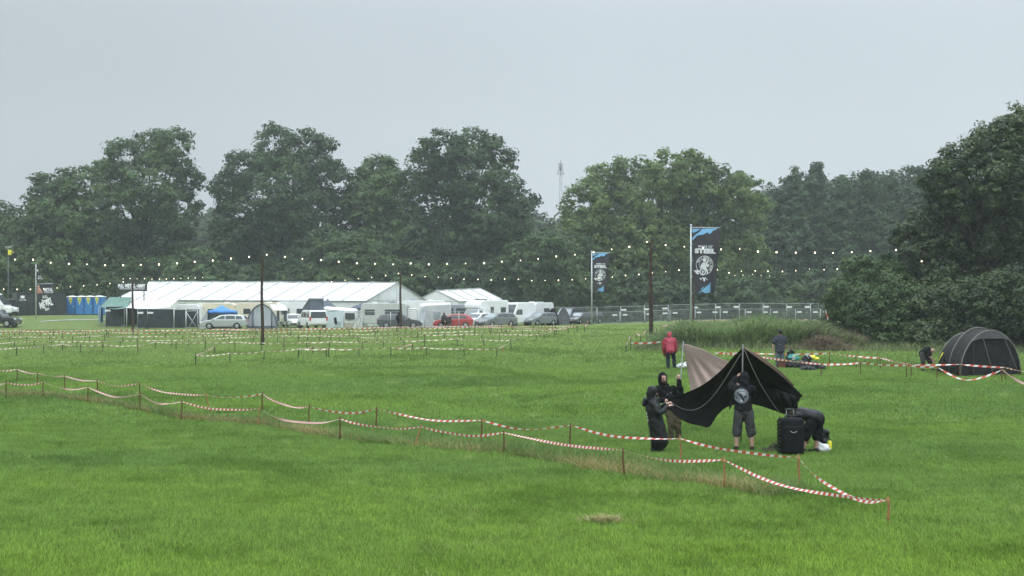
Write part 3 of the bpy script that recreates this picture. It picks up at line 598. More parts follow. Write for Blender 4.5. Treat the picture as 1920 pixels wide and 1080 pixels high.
# ---------------------------------------------------------------- tents and canopies
def gable_tent(name, label, ridge0, ridge1, fvec, eave0, eave1, W, bays, windows=(), cat='marquee'):
    """ridge end points, FVEC: unit vector from ridge to the front eave, W: width"""
    a, b = Vector(ridge0), Vector(ridge1); f = Vector(fvec); o = thing(name, label, cat, GX(960+F*((a.x+b.x)/2)/((a.y+b.y)/2), (a.y+b.y)/2)); og = o.location.copy()
    def R(t, u):    # t along the ridge, u: 0 ridge, +1 front eave, -1 rear eave
        p = a.lerp(b, t)+f*(W/2*u); ez = eave0+(eave1-eave0)*t; p.z = (a.z+(b.z-a.z)*t)*(1-abs(u))+ez*abs(u)
        bay = (t*bays) % 1; p.z -= .07*math.sin(PI*bay)*math.sin(PI*min(1, abs(u)))+.05*math.sin(PI*bay)*(1-abs(u)); return p
    rf = MB(); nt_ = bays*6
    rf.grid([[R(i/nt_, u) for u in np.linspace(-1, 1, 17)] for i in range(nt_+1)])
    r_o = rf.build('roof', M['pvc'], o, og)
    sb = MB()
    for k in range(bays+1):
        t = min(max(k/bays, .0008), .9992)
        sb.tube([R(t, u)+Vector((0, 0, .03)) for u in np.linspace(-1, 1, 17)], .06, 4)
    sb.tube([R(t, 0)+Vector((0, 0, .05)) for t in np.linspace(0, 1, nt_+1)], .06, 4)
    for u in (1, -1): sb.tube([R(t, u)+Vector((0, 0, -.03)) for t in np.linspace(0, 1, nt_+1)], .07, 4)
    sb.tube([R(t, .5)+Vector((0, 0, .0)) for t in np.linspace(0, 1, nt_+1)], .018, 4)
    sb.build('seam', mat('roof_seam', (.33, .35, .36), .6, .05), r_o, og)
    for u in (1, -1):
        w_ = MB(); rows = []
        for i in range(nt_*2+1):
            t = i/(nt_*2); p = R(t, u*.985); g = tz(p.x, p.y); wv = f*(.05*math.sin(i*1.9))
            rows.append([Vector((p.x, p.y, g))+wv, Vector((p.x, p.y, (g+p.z)/2))+wv*.7, Vector((p.x, p.y, p.z-.03))])
        w_.grid(rows).build('side_wall', M['pvc2'], o, og)
    for t in (0.004, .996):
        rows = []
        for u in np.linspace(-.985, .985, 33):
            p = R(t, u); g = tz(p.x, p.y); ax = (b-a).normalized()*(.06*math.sin(u*40)); rows.append([Vector((p.x, p.y, g))+ax, Vector((p.x, p.y, g+(p.z-g)*.5))+ax, p-Vector((0, 0, .02))])
        MB().grid(rows).build('gable_wall', M['pvc2'], o, og)
        e = MB()
        for u in (-.6, 0, .6): p = R(t, u); e.tube([Vector((p.x, p.y, tz(p.x, p.y))), p], .04, 4)
        p, q = R(t, -.98), R(t, .98); e.tube([p, q], .045, 4); e.build('gable_frame', M['alu'], o, og)
    for t in windows:
        p = R(t, 1.0); base = Vector((p.x, p.y, p.z-1.35)); ax = (b-a).normalized(); ax.z = 0
        wn = MB().poly([base+f*.05+ax*(.95*math.cos(q))+Vector((0, 0, .95*math.sin(q))) for q in [PI*k/14 for k in range(15)]]).build('window', M['glass'], o, og)
        bars = MB()
        for q in (PI*.25, PI*.5, PI*.75): bars.bar(base+f*.08, base+f*.08+ax*(.93*math.cos(q))+Vector((0, 0, .93*math.sin(q))), .07, .03)
        bars.build('mullion', M['white'], wn, None) if False else bars.build('mullion', M['white'], wn, og)
    return o
def canopy(name, label, corners, apex_h, cloth, cat='gazebo', leg_m=None, valance=.25, sag=.12, walls=None, wallmat=None, pyramid=True):
    """pop-up roof over four world corners (eave points); legs to the ground"""
    c = [Vector(p) for p in corners]; og = sum(c, Vector())/4; o = thing(name, label, cat, Vector((og.x, og.y, tz(og.x, og.y)))); og = o.location.copy()
    mid = sum(c, Vector())/4+Vector((0, 0, apex_h)); rf = MB(); n = 8
    def bil(u, v): return (c[0]*(1-u)+c[1]*u)*(1-v)+(c[3]*(1-u)+c[2]*u)*v
    rows = []
    for i in range(n+1):
        row = []
        for j in range(n+1):
            u, v = i/n, j/n; d = 1-max(abs(2*u-1), abs(2*v-1)); p = bil(u, v)
            k = d if pyramid else math.sin(PI*v)
            p.z += apex_h*k-sag*math.sin(PI*d)*(1 if pyramid else 0); row.append(p)
        rows.append(row)
    rf.grid(rows)
    if valance:
        ring = [c[0], c[1], c[2], c[3], c[0]]; pts = []
        for a, b in zip(ring, ring[1:]): pts += [a.lerp(b, t/8) for t in range(8)]
        pts.append(c[0]); rf.grid([[p, p-Vector((0, 0, valance*(1+.2*math.sin(k*1.7))))] for k, p in enumerate(pts)])
    r = rf.build('roof_cloth', cloth, o, og); mod(r, 'SOLIDIFY', thickness=.012)
    for p in c: MB().tube([Vector((p.x, p.y, tz(p.x, p.y))), p], .025, 5).build('leg', leg_m or M['alu'], o, og)
    for i in (walls or ()):
        a, b = c[i], c[(i+1) % 4]; rows = []
        for t in np.linspace(0, 1, 13):
            p = a.lerp(b, t); wv = Vector((0, .05*math.sin(t*19), 0)); rows.append([Vector((p.x, p.y, tz(p.x, p.y)))+wv, p-Vector((0, 0, .02))])
        w_ = MB().grid(rows).build('side_wall', wallmat or M['gcloth'], o, og)
    return o
def quadwall(mb, a, b, h0, h1, wob=.04, n=10):
    rows = []
    for t in np.linspace(0, 1, n+1):
        p = Vector(a).lerp(Vector(b), t); g = tz(p.x, p.y); z = h0+(h1-h0)*t; wv = Vector((0, wob*math.sin(t*17), 0))
        rows.append([Vector((p.x, p.y, g+z*q))+wv*(1-q) for q in (0, .33, .66, 1)])
    return mb.grid(rows)
def fence_panel(label, p0, p1, net=None, plate=None, h=2.0, name='fence_panel', group=None, wires=True, diag=False):
    p0, p1 = Vector(p0), Vector(p1); o = thing(name, label, 'fence', p0.lerp(p1, .5), 0, group); og = o.location.copy()
    up = Vector((0, 0, h)); lo = Vector((0, 0, .1)); fr = MB()
    fr.tube([p0+lo*.2, p0+up], .024, 6); fr.tube([p1+lo*.2, p1+up], .024, 6); fr.tube([p0+up, p1+up], .024, 6); fr.tube([p0+lo, p1+lo], .018, 6)
    fr.build('frame', M['steel'], o, og); n_ = (p1-p0).cross(Vector((0, 0, 1))).normalized()
    if n_.y > 0: n_ = -n_
    if net:
        rows = [[p0.lerp(p1, .015+.97*t)+lo+(up-lo)*.985*q+n_*(.03*math.sin(t*9+q*5)*math.sin(PI*q)+.02) for q in np.linspace(0, 1, 7)] for t in np.linspace(0, 1, 13)]
        r = MB().grid(rows).build('screen_net', net, o, og)
    elif wires:
        w_ = MB(); L = (p1-p0).length
        for k in range(1, 23): q = p0.lerp(p1, k/23); w_.tube([q+lo, q+up], .0045, 3, cap=False)
        for k in range(1, 9): z = Vector((0, 0, .1+(h-.1)*k/9)); w_.tube([p0+z, p1+z], .004, 3, cap=False)
        w_.build('wire_mesh', M['steel'], o, og)
    if plate is not None:
        for q in plate: c = p0.lerp(p1, q)+Vector((0, 0, h*.80))+n_*.035; MB().bar(c-(p1-p0).normalized()*.3, c+(p1-p0).normalized()*.3, .19, .02).build('label_plate', M['white'], o, og)
    for p in (p0, p1): MB().box(p+Vector((0, 0, .07)), (.24, .62, .14)).build('foot', M['concrete'], o, og)
    if diag: MB().tube([p0.lerp(p1, .35)+Vector((0, .9, .1)), p0.lerp(p1, .3)+Vector((0, 0, 1.6))], .022, 5).build('brace', M['steel'], o, og)
    return o
# ================================================================ the camp
gable_tent('marquee', 'long white marquee with many roof bays, biggest tent in the camp', P(284, 528, 174.5), P(746, 530, 159), (-.423, -.906, 0), 2.95, 2.85, 13.8, 11, (.48, .74))
gable_tent('marquee', 'smaller white marquee behind the red car and motorhome', P(818, 545, 168), P(900, 541, 176), (.64, -.77, 0), 2.75, 2.95, 9.0, 4)
# dark container with writing
def container():
    p0, p1 = GX(32, 157), GX(123, 160); o = thing('shipping_container', 'black container painted with big white lettering beside blue toilets', 'container', p0.lerp(p1, .5), math.atan2(p1.y-p0.y, p1.x-p0.x)); L = (p1-p0).length; H = 2.62
    mb = MB(); mb.box((0, 1.22, H/2+.02), (L, 2.44, H)); b = mb.build('shell', M['contain'], o); mod(b, 'BEVEL', width=.03, segments=1)
    cg = MB(); n = 26
    for k in range(n): x = -L/2+.2+(L-.4)*k/(n-1); cg.box((x, -.012, H/2), (.09, .03, H-.3))
    cg.build('corrugation', M['contain'], o)
    fr = MB(); fr.box((0, -.02, H), (L+.04, .06, .12)); fr.box((0, -.02, .08), (L+.04, .06, .12)); fr.box((-L/2+.03, -.02, H/2), (.1, .07, H)); fr.box((L/2-.03, -.02, H/2), (.1, .07, H)); fr.box((-L*.12, -.03, H/2), (.06, .06, H-.2)); fr.build('frame', M['sign'], o)
    k = L/91.0; fn = lambda x, y: Vector(((x-77.5)*k, -.045, (598-y)*k))
    def T(s, x0, y0, x1, y1, b, r): vs, fs = fit(s, x0, -y1, x1, -y0, b, r); return [(x, -y) for x, y in vs], fs
    r = .20
    decal('lettering', [T('FULL', 79.5, 559.5, 89, 565, .03, r), T('ME', 73.5, 572, 84, 585, .05, r), T('AL', 88, 567, 98.5, 579, .05, r), T('ARMY', 83, 583.5, 92.5, 588.5, .03, r),
        tri_poly([(77, 567), (82, 569), (86, 567.5), (90, 565), (95, 563), (93, 567), (89, 570), (88.5, 576), (86.5, 580), (85, 575), (84, 571), (79, 571)])], fn, M['ink'], o)
    MB().box(((42-77.5)*k, -.05, (598-562.5)*k), (7.5*k, .02, 5*k)).build('notice_plate', M['ink'], o)
    decal('lettering', [T('VOLUNTEERS', 35.5, 567, 49, 569.5, .02, 0)], fn, M['ink'], o)
    for x in (52, 63): MB().tube([fn(x, 556)+Vector((0, -.02, 0)), fn(x, 596)+Vector((0, -.02, 0))], .03, 5).build('door_bar', M['sign'], o)
container()
def toilet(label, px, Y, rz, first=[None]):
    loc = GX(px, Y)
    if first[0]: r = copy_tree(first[0]); r.location = loc; r.rotation_euler.z = rz; r['label'] = label; return r
    o = first[0] = thing('portable_toilet', label, 'toilet', loc, rz, 'row of blue portable toilets')
    sh_ = MB().box((0, .56, 1.08), (1.10, 1.10, 2.06)).build('cabin', M['blue'], o); mod(sh_, 'BEVEL', width=.04, segments=2)
    d = MB(); d.box((0, -.01, 1.03), (.82, .05, 1.86)); d.build('door', M['blue'], o)
    rb = MB()
    for x in (-.48, -.46, .48, .46): rb.box((x, -.01, 1.05), (.03, .05, 2.0))
    for z in (.5, 1.0, 1.45): rb.box((0, -.04, z), (.66, .02, .03))
    rb.build('rib', mat('dark_blue_plastic', (.025, .13, .34), .5, .1), o)
    rf = MB(); rf.grid([[Vector((x, y, 2.11+.14*(1-(x/.6)**2)*(1-((y-.56)/.62)**2))) for y in np.linspace(-.05, 1.17, 7)] for x in np.linspace(-.6, .6, 9)]); r_ = rf.build('roof', M['white'], o); mod(r_, 'SOLIDIFY', thickness=.05)
    st = MB(); st.poly([(-.24, -.045, 1.98), (0, -.045, 1.16), (.24, -.045, 1.98), (.14, -.045, 2.06), (-.14, -.045, 2.06)]); s_ = st.build('sticker', M['yellow'], o)
    mk = MB(); mk.box((0, -.05, 1.74), (.15, .006, .20)); mk.build('pictogram', mat('sticker_ink', (.28, .20, .05), .6), s_)
    MB().box((.34, -.05, 1.02), (.05, .05, .14)).build('handle', M['white'], o)
    MB().box((0, .56, .04), (1.16, 1.2, .1)).build('base', M['plastic'], o)
    return o
for k, (px, lab) in enumerate([(132.5, 'blue toilet standing against the container end'), (149.3, 'blue toilet second along from the container'), (165.8, 'blue toilet third along from the container'), (182, 'blue toilet at the awning end of the row, its side wall showing')]):
    toilet(lab, px, 161.5-k*.3, -.04 if k < 3 else -.25)
def army_sign():
    Y = 149; o = thing('sign_board', 'black sign board with white army lettering above the camp', 'sign', GX(248, Y)); og = o.location.copy(); n = Vector((0, -1, 0))
    a, b = P(220, 546, Y), P(276, 530, Y); MB().box((a+b)/2, (b.x-a.x, .08, b.z-a.z)).build('board', M['sign'], o, og)
    fn = lambda x, y: P(x, y, Y-.06)
    def T(s, x0, y0, x1, y1, bd): vs, fs = fit(s, x0, -y1, x1, -y0, bd); return [(x, -y) for x, y in vs], fs
    decal('lettering', [T('FULL', 221.5, 532.5, 232.5, 539.5, .05), T('METAL', 235, 532, 254, 539.5, .05), T('ARMY', 257, 532.5, 272.5, 539.5, .05), thick_line([(224, 541.5), (271, 541.8)], 1.0), thick_line([(233, 536), (234.5, 536)], 1.4), thick_line([(254.7, 536), (256.3, 536)], 1.4)], fn, M['ink'], o, og)
    for px in (226, 270): MB().tube([GX(px, Y+.1), P(px, 531, Y+.1)], .06, 6).build('post', M['sign'], o, og)
army_sign()
# awnings and dark fence at the camp's corner
def sheet_awning(label, quad, cloth, name='awning', sag=.25, posts=(0, 1)):
    q = [Vector(p) for p in quad]; c = sum(q, Vector())/4; o = thing(name, label, 'awning', GX(960+F*c.x/c.y, c.y)); og = o.location.copy(); rows = []
    for u in np.linspace(0, 1, 11):
        row = []
        for v in np.linspace(0, 1, 9):
            p = (q[0]*(1-u)+q[1]*u)*(1-v)+(q[3]*(1-u)+q[2]*u)*v; p = p-Vector((0, 0, sag*math.sin(PI*u)*(.4+.6*(1-v))*math.sin(PI*min(1, v+.25)))); row.append(p)
        rows.append(row)
    r = MB().grid(rows).build('cloth', cloth, o, og); mod(r, 'SOLIDIFY', thickness=.01)
    for i in posts: p = q[i]; MB().tube([Vector((p.x, p.y, tz(p.x, p.y))), p+Vector((0, 0, .05))], .025, 5).build('pole', M['alu'], o, og)
    return o
sheet_awning('dull green sheet awning next to the blue toilets', [P(188, 575.5, 145), P(238, 578, 143), P(247, 557.5, 149), P(205, 557, 150)], M['greencl'])
sheet_awning('wide white sheet awning over the dark screened fence', [P(237, 577, 143), P(318, 575.5, 143.5), P(336, 561.5, 150), P(244, 562, 150)], M['pvc'])
for k, (a, b, Y, z_, lab, pl) in enumerate([(198, 233, 144.5, 2.15, 'dark screened fence panel beside the green awning pole', [.12]), (234, 258, 146, 2.1, 'dark screened fence panel set back behind the pole with string lights', None), (258, 276, 141, 2.05, 'narrow dark screened fence panel with a white plate', [.3]), (276, 326, 141, 2.05, 'widest dark screened fence panel under the white awning', [.12]), (327, 349, 142.5, 2.0, 'dark screened fence panel beside the crossed poles', None), (350, 374, 144.5, 2.0, 'dark screened fence panel partly behind the blue gazebo', None)]):
    fence_panel(lab, GX(a, Y), GX(b, Y), M['dnet'], pl, z_, 'screened_fence_panel', 'dark screened fence panels round the camp corner')
def crossed():
    o = thing('unfinished_gazebo', 'crossed pale poles of an unfinished frame by the dark fence', 'frame', GX(360, 141)); og = o.location.copy()
    for a, b in (((349, 585), (369, 615)), ((371, 583), (354, 614)), ((348, 583), (348, 615)), ((371, 582), (371, 615)), ((348, 583.5), (371, 582.5))):
        p, q = P(*a, 140.6), P(*b, 140.6); q.z = max(q.z, tz(q.x, q.y)); MB().tube([p, q], .03, 5).build('pole', M['alu'], o, og)
crossed()
mk = thing('tarp', 'blue tarp hung at the corner of the dark fence by the toilets', 'tarp', GX(189, 146))
MB().grid([[P(185+8.5*u+1.5*v*(1-u), 575+31*v, 146-.4*math.sin(u*6)) for v in np.linspace(0, .96, 6)] for u in np.linspace(0, 1, 9)]).build('cloth', M['blue'], mk, mk.location.copy())
MB().tube([GX(185, 146.1), P(185, 575, 146.1)], .02, 5).build('pole', M['alu'], mk, mk.location.copy())
# vehicles and tents along the line, from the container side to the fence
car('suv', 'off_road_car', 'black off-road car cut by the picture edge, facing the container', GX(-5, 144), -.10, M['black'])
car('van', 'panel_van', 'white van half hidden behind the black off-road car', GX(-16, 156), -.06, M['white'])
def banner_fence():
    o = fence_panel('dark banner on a fence with a red emblem beside the container', GX(11, 158), GX(31, 158), M['sign'], None, 1.9, 'banner_fence'); fn = lambda x, y: P(x, y, 157.9)
    decal('emblem', [disc(20, 582, 5, 3.6), tri_poly([(16, 579), (20, 583), (24, 579), (22, 586), (20, 588), (18, 586)]), thick_line([(14, 577), (26, 577)], 1.3), thick_line([(14.5, 588.5), (25.5, 588.5)], 1.3)], fn, mat('banner_red', (.42, .12, .12), .6), o, o.location.copy())
banner_fence()
caravan('white caravan with a plain wall behind the wide white awning', GX(357, 152), .02, M['white'], 2.9, 2.45, (), False)
caravan('long cream caravan behind the blue gazebo', GX(408, 154), .03, M['cream'], 4.6, 2.60, ((-.9, .1),), True)
caravan('cream caravan between blue gazebo and grey dome tent', GX(487, 154), -.04, M['cream'], 5.2, 2.62, ((-1.6, -.8),), True)
canopy('gazebo', 'bright blue pop-up gazebo behind the silver estate car', [P(388, 583, 143), P(446, 583.5, 142.5), P(437, 582.5, 146.5), P(393, 582.5, 146.5)], .62, M['bluecloth'], walls=(1, 2, 3), wallmat=M['gcloth'])
def mesh_tent():
    o = thing('mesh_tent', 'pale net-walled tent standing beside the blue gazebo', 'tent', GX(381, 144)); og = o.location.copy(); mb = MB()
    quadwall(mb, GX(370, 142.6), GX(389, 142.3), .2, 1.75).build('front_wall', M['gcloth'], o, og); rf = MB(); rf.grid([[P(371, 612, 142.6), P(389, 582.5, 142.4)], [P(376, 605, 146), P(392, 582, 146)]]); rf.build('sloping_wall', M['pvc2'], o, og)
    MB().tube([GX(370, 142.5), P(388, 582, 142.3)], .03, 5).build('pole', M['alu'], o, og)
mesh_tent()
car('estate', 'estate_car', 'silver estate car seen from the side in front of the blue gazebo', GX(421, 140.5), PI+.05, M['silver'])
def dome_awning():
    o = thing('dome_awning', 'grey tunnel-shaped awning tent with dark ribs next to the silver car', 'tent', GX(491, 144)); og = o.location.copy()
    def hoop(t, q): x = 462+58*t; a = math.sin(PI*min(max(t, 0.001), .999))**.55; Y = 142.5+q*3.2; return P(x*(1-.0)+q*3, 612-41*a*(1-.05*q), Y)
    for nm, r_ in (('roof', np.linspace(0, 1, 5)),):
        g = MB().grid([[hoop(t, q) for q in r_] for t in np.linspace(0, 1, 25)]).build(nm, M['mcloth'], o, og); mod(g, 'SOLIDIFY', thickness=.01)
    for t0, t1, m_, nm in ((.0, .20, 'mcloth', 'side_panel'), (.22, .80, 'gcloth', 'door_panel'), (.82, 1.0, 'mcloth', 'side_panel')):
        rows = []
        for t in np.linspace(t0, t1, 9): p = hoop(t, 0); g_ = GX(462+58*t, 142.45); rows.append([g_.lerp(p, k)+Vector((0, .05*math.sin(t*40), 0)) for k in (0.12, .5, .98)])
        MB().grid(rows).build(nm, M[m_], o, og)
    rows = [[GX(463+56*t, 142.4), GX(463+56*t, 142.4)+Vector((0, 0, .30))] for t in np.linspace(0, 1, 9)]; MB().grid(rows).build('mud_flap', M['slate'], o, og)
    for t in (.21, .81):
        p = hoop(t, 0); MB().tube([GX(462+58*t, 142.35), p+Vector((0, -.08, 0))], .05, 5).build('rib', M['slate'], o, og)
    MB().tube([hoop(t, 0)+Vector((0, -.06, .02)) for t in np.linspace(0, 1, 25)], .06, 5).build('rib', M['slate'], o, og)
dome_awning()
def porch():
    o = sheet_awning('white caravan porch roof with two dark hanging curtains', [P(512, 581, 145), P(540, 582, 144.6), P(534, 571.5, 150), P(505, 571, 150)], M['pvc'], 'porch_awning', .05); og = o.location.copy()
    for px in (521.5, 535): mb = MB(); mb.grid([[P(px-2.6+5.2*u, 582.5+20*v, 144.9+.12*math.sin(u*9)) for v in (0, .5, 1)] for u in np.linspace(0, 1, 7)]); mb.build('curtain', M['slate'], o, og)
porch()
caravan('white camper with dark windows showing above the parked hatchback', GX(553, 157), .05, M['white'], 4.2, 2.75, ((-1.7, -.5), (.3, 1.5)), True)
car('hatch', 'hatchback', 'white hatchback parked nose-on between porch and pop-top van', GX(549, 148), -1.25, M['white'])
pv = car('bus', 'camper_van', 'white pop-top camper van seen from behind, roof raised', GX(585, 142.5), PI/2+.42, M['white'])
def poptop():
    og = Vector((0, 0, 0)); f = [(-2.0, 1.95), (.7, 1.95), (.75, 2.05), (-1.5, 3.02), (-2.15, 2.95)]
    mb = MB(); mb.slab([(.9, y, 2.0) for y in ()] or [(.9, -.75, 2.02), (.9, .75, 2.02), (-1.75, .8, 3.05), (-1.75, -.8, 3.05)], (.06, 0, .12)); mb.build('raised_roof', M['mcloth'], pv)
    w_ = MB()
    for sg in (1, -1): w_.add([(.75, sg*.7, 1.94), (-1.85, sg*.74, 1.94), (-1.7, sg*.74, 2.98)], [(0, 1, 2)])
    w_.add([(-1.85, .74, 1.94), (-1.85, -.74, 1.94), (-1.7, -.74, 2.98), (-1.7, .74, 2.98)], [(0, 1, 2, 3)]); w_.build('roof_bellows', M['slate'], pv)
poptop()
canopy('gazebo', 'slate grey pyramid canopy behind the pop-top van', [P(594, 577, 149), P(634, 577, 149), P(630, 576, 153), P(600, 576, 153)], 1.0, M['slate'], valance=.12)
sheet_awning('narrow white awning strip above the pale awning walls', [P(604, 577.5, 145.2), P(670, 582.5, 145), P(668, 578.5, 147), P(612, 574.5, 147)], M['pvc'], 'awning', .18)
def wall_tent(label, x0, x1, Y, top0, top1, cloth, win=None, skirt=None, depth=2.2, roof=None):
    o = thing('awning_tent', label, 'tent', GX((x0+x1)/2, Y)); og = o.location.copy(); g0, g1 = GX(x0, Y), GX(x1, Y); h0 = P(x0, top0, Y).z-g0.z; h1 = P(x1, top1, Y).z-g1.z
    quadwall(MB(), g0, g1, h0, h1, .07).build('front_wall', cloth, o, og)
    for g, h in ((g0, h0), (g1, h1)): quadwall(MB(), g, g+Vector((0, depth, 0)), h, h*1.08, .03).build('side_wall', cloth, o, og)
    r_ = MB().grid([[g0+Vector((0, 0, h0)), g0+Vector((0, depth, h0*1.1))], [g1+Vector((0, 0, h1)), g1+Vector((0, depth, h1*1.1))]]).build('roof', roof or cloth, o, og)
    if win: a, b, c, d = win; MB().slab([P(a, d, Y-.12), P(b, d, Y-.12), P(b, c, Y-.12), P(a, c, Y-.12)], (0, -.02, 0)).build('window', M['glass'], o, og)
    if skirt: sk = MB(); quadwall(sk, g0+Vector((0, -.14, 0)), g1+Vector((0, -.14, 0)), skirt, skirt, .05).build('skirt', M['beige'], o, og)
    for px in (x0, x1): g = GX(px, Y); MB().tube([g, g+Vector((0, 0, h0))], .03, 5).build('pole', M['alu'], o, og)
    return o
wall_tent('pale blue-white awning wall behind the folding chair', 611, 644, 145, 586.5, 582, mat('blue_white_cloth', (.60, .68, .70), .6, .06, 1, trans=.1))
wall_tent('white awning wall with a dark window and beige skirt', 645, 667, 144.8, 583.5, 583.5, M['pvc2'], (647, 665, 587, 599), .55)
canopy('gazebo', 'blue-grey sagging canopy at the marquee corner', [P(655, 578, 148), P(682, 577, 148), P(700, 570, 153), P(668, 572, 153)], .35, M['slate'], valance=.2)
def triangle_frame():
    o = thing('frame_tent', 'beige-grey frame tent with slanting poles beside the grey caravan', 'tent', GX(672, 143.5)); og = o.location.copy()
    quadwall(MB(), GX(660, 143.6), GX(680, 143.6), .15, 1.9, .12).build('canvas', M['pvc2'], o, og)
    for a, b in (((681, 583), (659, 614)), ((670, 586), (677, 600)), ((681, 584), (681, 614)), ((664, 585), (681, 584)), ((677, 598), (672, 613))): MB().tube([P(*a, 143.3), P(*b, 143.3)], .03, 5).build('pole', M['mcloth'], o, og)
triangle_frame()
caravan('grey-green caravan side-on behind the dark estate car', GX(722, 147.5), PI-.10, M['greige'], 5.2, 2.62, ((-2.0, -.2), (.9, 2.0)), True)
car('estate', 'estate_car', 'dark grey estate car seen from the side behind the walking person', GX(750, 143.5), .03, M['dgrey'])
caravan('white caravan roof with a rounded end behind the grey-green caravan', GX(790, 157), .04, M['white'], 6.0, 2.85, (), True)
def cargo():
    o = thing('box_trailer', 'small white box trailer behind the dark estate bonnet', 'trailer', GX(771, 147.5), .05); b = MB().box((0, 0, 1.15), (1.35, 1.3, 1.55)).build('box', M['white'], o); mod(b, 'BEVEL', width=.12, segments=3)
    l = MB().box((0, 0, 1.98), (1.4, 1.34, .12)).build('lid', M['white'], o); mod(l, 'BEVEL', width=.05, segments=2)
    for sg in (1, -1): wheel(o, 0, sg*.75, .28, .18)
    MB().bar((-.6, 0, .4), (-1.4, 0, .4), .08).build('drawbar', M['steel'], o)
cargo()
def big_awning():
    o = thing('caravan_awning', 'large pale grey caravan awning with sloping walls beside the red car', 'tent', GX(812, 148)); og = o.location.copy(); Y = 147
    pts = [(780, 612), (791, 574), (800, 572), (846, 570.5), (846, 612)]; rows = []
    rf = MB().grid([[P(788, 576, Y), P(786, 570, Y+3)], [P(800, 573, Y), P(795, 568, Y+3)], [P(846, 571, Y), P(843, 567, Y+3)]]).build('roof', M['pvc2'], o, og); mod(rf, 'SOLIDIFY', thickness=.012)
    MB().grid([[GX(779, Y-.5).lerp(P(789, 576, Y), k), GX(800, Y-.6).lerp(P(801, 573.5, Y), k)] for k in np.linspace(0, 1, 6)]).build('side_wall', M['gcloth'], o, og)
    quadwall(MB(), GX(800, Y-.6), GX(846, Y-.3), P(800, 573.5, Y).z, P(846, 571.5, Y).z, .08, 20).build('front_wall', mat('awning_wall', (.50, .52, .53), .7, .12, .8, bump=.4, trans=.08), o, og)
    MB().slab([P(812, 598, Y-.75), P(826, 598, Y-.75), P(826, 585, Y-.75), P(812, 585, Y-.75)], (0, -.02, 0)).build('window', M['glass2'], o, og)
    MB().tube([P(793, 577, Y-.2), P(806, 596, Y-.7), P(818, 612, Y-1.1)], .03, 5).build('guy_rope', M['mcloth'], o, og)
big_awning()
car('hatch', 'hatchback', 'red hatchback seen from the side in front of the pale awning', GX(850, 142), PI+.06, M['red'])
caravan('grey caravan with dark windows in the gap between awning and motorhome', GX(856, 160), 0, M['mcloth'], 3.2, 2.35, ((-1.3, -.3), (0, 1.2)), False)
motorhome('white motorhome with an over-cab bed, angled towards the field', GX(908, 151), -2.25)
car('estate', 'estate_car', 'white car squeezed between red hatchback and motorhome', GX(897, 147.5), -2.2, M['white'])
car('estate', 'saloon_car', 'grey car nose towards the field in front of the motorhome', GX(930, 144.5), -2.35, mat('mid_grey_paint', (.20, .22, .23), .35, .08, 2, metal=.3, coat=.4), front_pale=True)
car('van', 'panel_van', 'white high-roofed van with a big windscreen beside the caravan', GX(966, 154), -2.15, M['white'], front_pale=False)
caravan('white caravan showing its front window, last one before the fence', GX(1006, 160), -2.1, M['white'], 4.6, 2.62, ((-1.2, .2),), True)
car('estate', 'estate_car', 'grey estate car with a black boot tent behind it', GX(1012, 155.2), -2.3, mat('mid_grey_paint', (.20, .22, .23), .35, .08, 2, metal=.3, coat=.4), front_pale=True)
def boot_tent(label, px, Y, cloth, w=2.2, h=1.9):
    o = thing('boot_tent', label, 'tent', GX(px, Y)); rows = []
    for t in np.linspace(0, 1, 13): a = math.sin(PI*t)**.6; rows.append([Vector((-w/2+w*t, y, h*a*(1-.12*y/2))) for y in (-.9, 0, 1.1)])
    g = MB().grid(rows).build('shell', cloth, o); mod(g, 'SOLIDIFY', thickness=.012)
    f = MB().grid([[Vector((-w/2+w*t, -.88, 0)), Vector((-w/2+w*t, -.88, h*math.sin(PI*t)**.6*1.04))] for t in np.linspace(.02, .98, 11)]).build('front_panel', cloth, o)
    MB().tube([Vector((-w/2+w*t, -.93, h*1.05*math.sin(PI*t)**.6)) for t in np.linspace(0.001, .999, 17)], .03, 5).build('rib', M['plastic'], o)
boot_tent('black boot tent attached to the grey estate car', 1036, 157, M['bcloth'], 1.5, 1.85)
boot_tent('dark tent with grey front beside the black boot tent', 1056, 159, M['bootgrey'], 1.6, 1.8)
car('bus', 'minibus', 'dark grey van parked behind the tents near the fence start', GX(1066, 164), -2.0, M['dgrey'], front_pale=True)
car('hatch', 'hatchback', 'dark hatchback parked by the fence, pale windscreen showing', GX(1086, 163), -2.1, M['dgrey'], front_pale=True)
car('estate', 'estate_car', 'black car parked last in the line beside the smaller flagpole', GX(1102, 166), -2.2, M['black'])
def folding_chair(label, loc, rz, tall=1.0):
    o = thing('folding_chair', label, 'chair', loc, rz)
    MB().grid([[Vector((x, .02+.03*math.cos(x*6)+.12*z, .45+z)) for z in np.linspace(0, .62*tall, 5)] for x in np.linspace(-.25, .25, 5)]).build('backrest', M['bcloth'], o); MB().grid([[Vector((x, y, .45-.04*math.cos(x*6))) for y in (-.48, -.2, .02)] for x in np.linspace(-.25, .25, 5)]).build('seat', M['bcloth'], o)
    for x in (-.27, .27):
        for a, b in (((x, -.46, 0), (x, .0, .62)), ((x, .1, 0), (x, -.40, .62))): MB().tube([a, b], .018, 5).build('leg', M['plastic'], o)
        MB().box((x, -.2, .64), (.05, .5, .04)).build('armrest', M['plastic'], o)
folding_chair('black folding chair facing the caravan awnings by the pop-top van', GX(630, 142.8), 1.1, 1.1)
folding_chair('black folding chair tipped behind the person by the red car', GX(842, 140.8), -.5, 1.15)
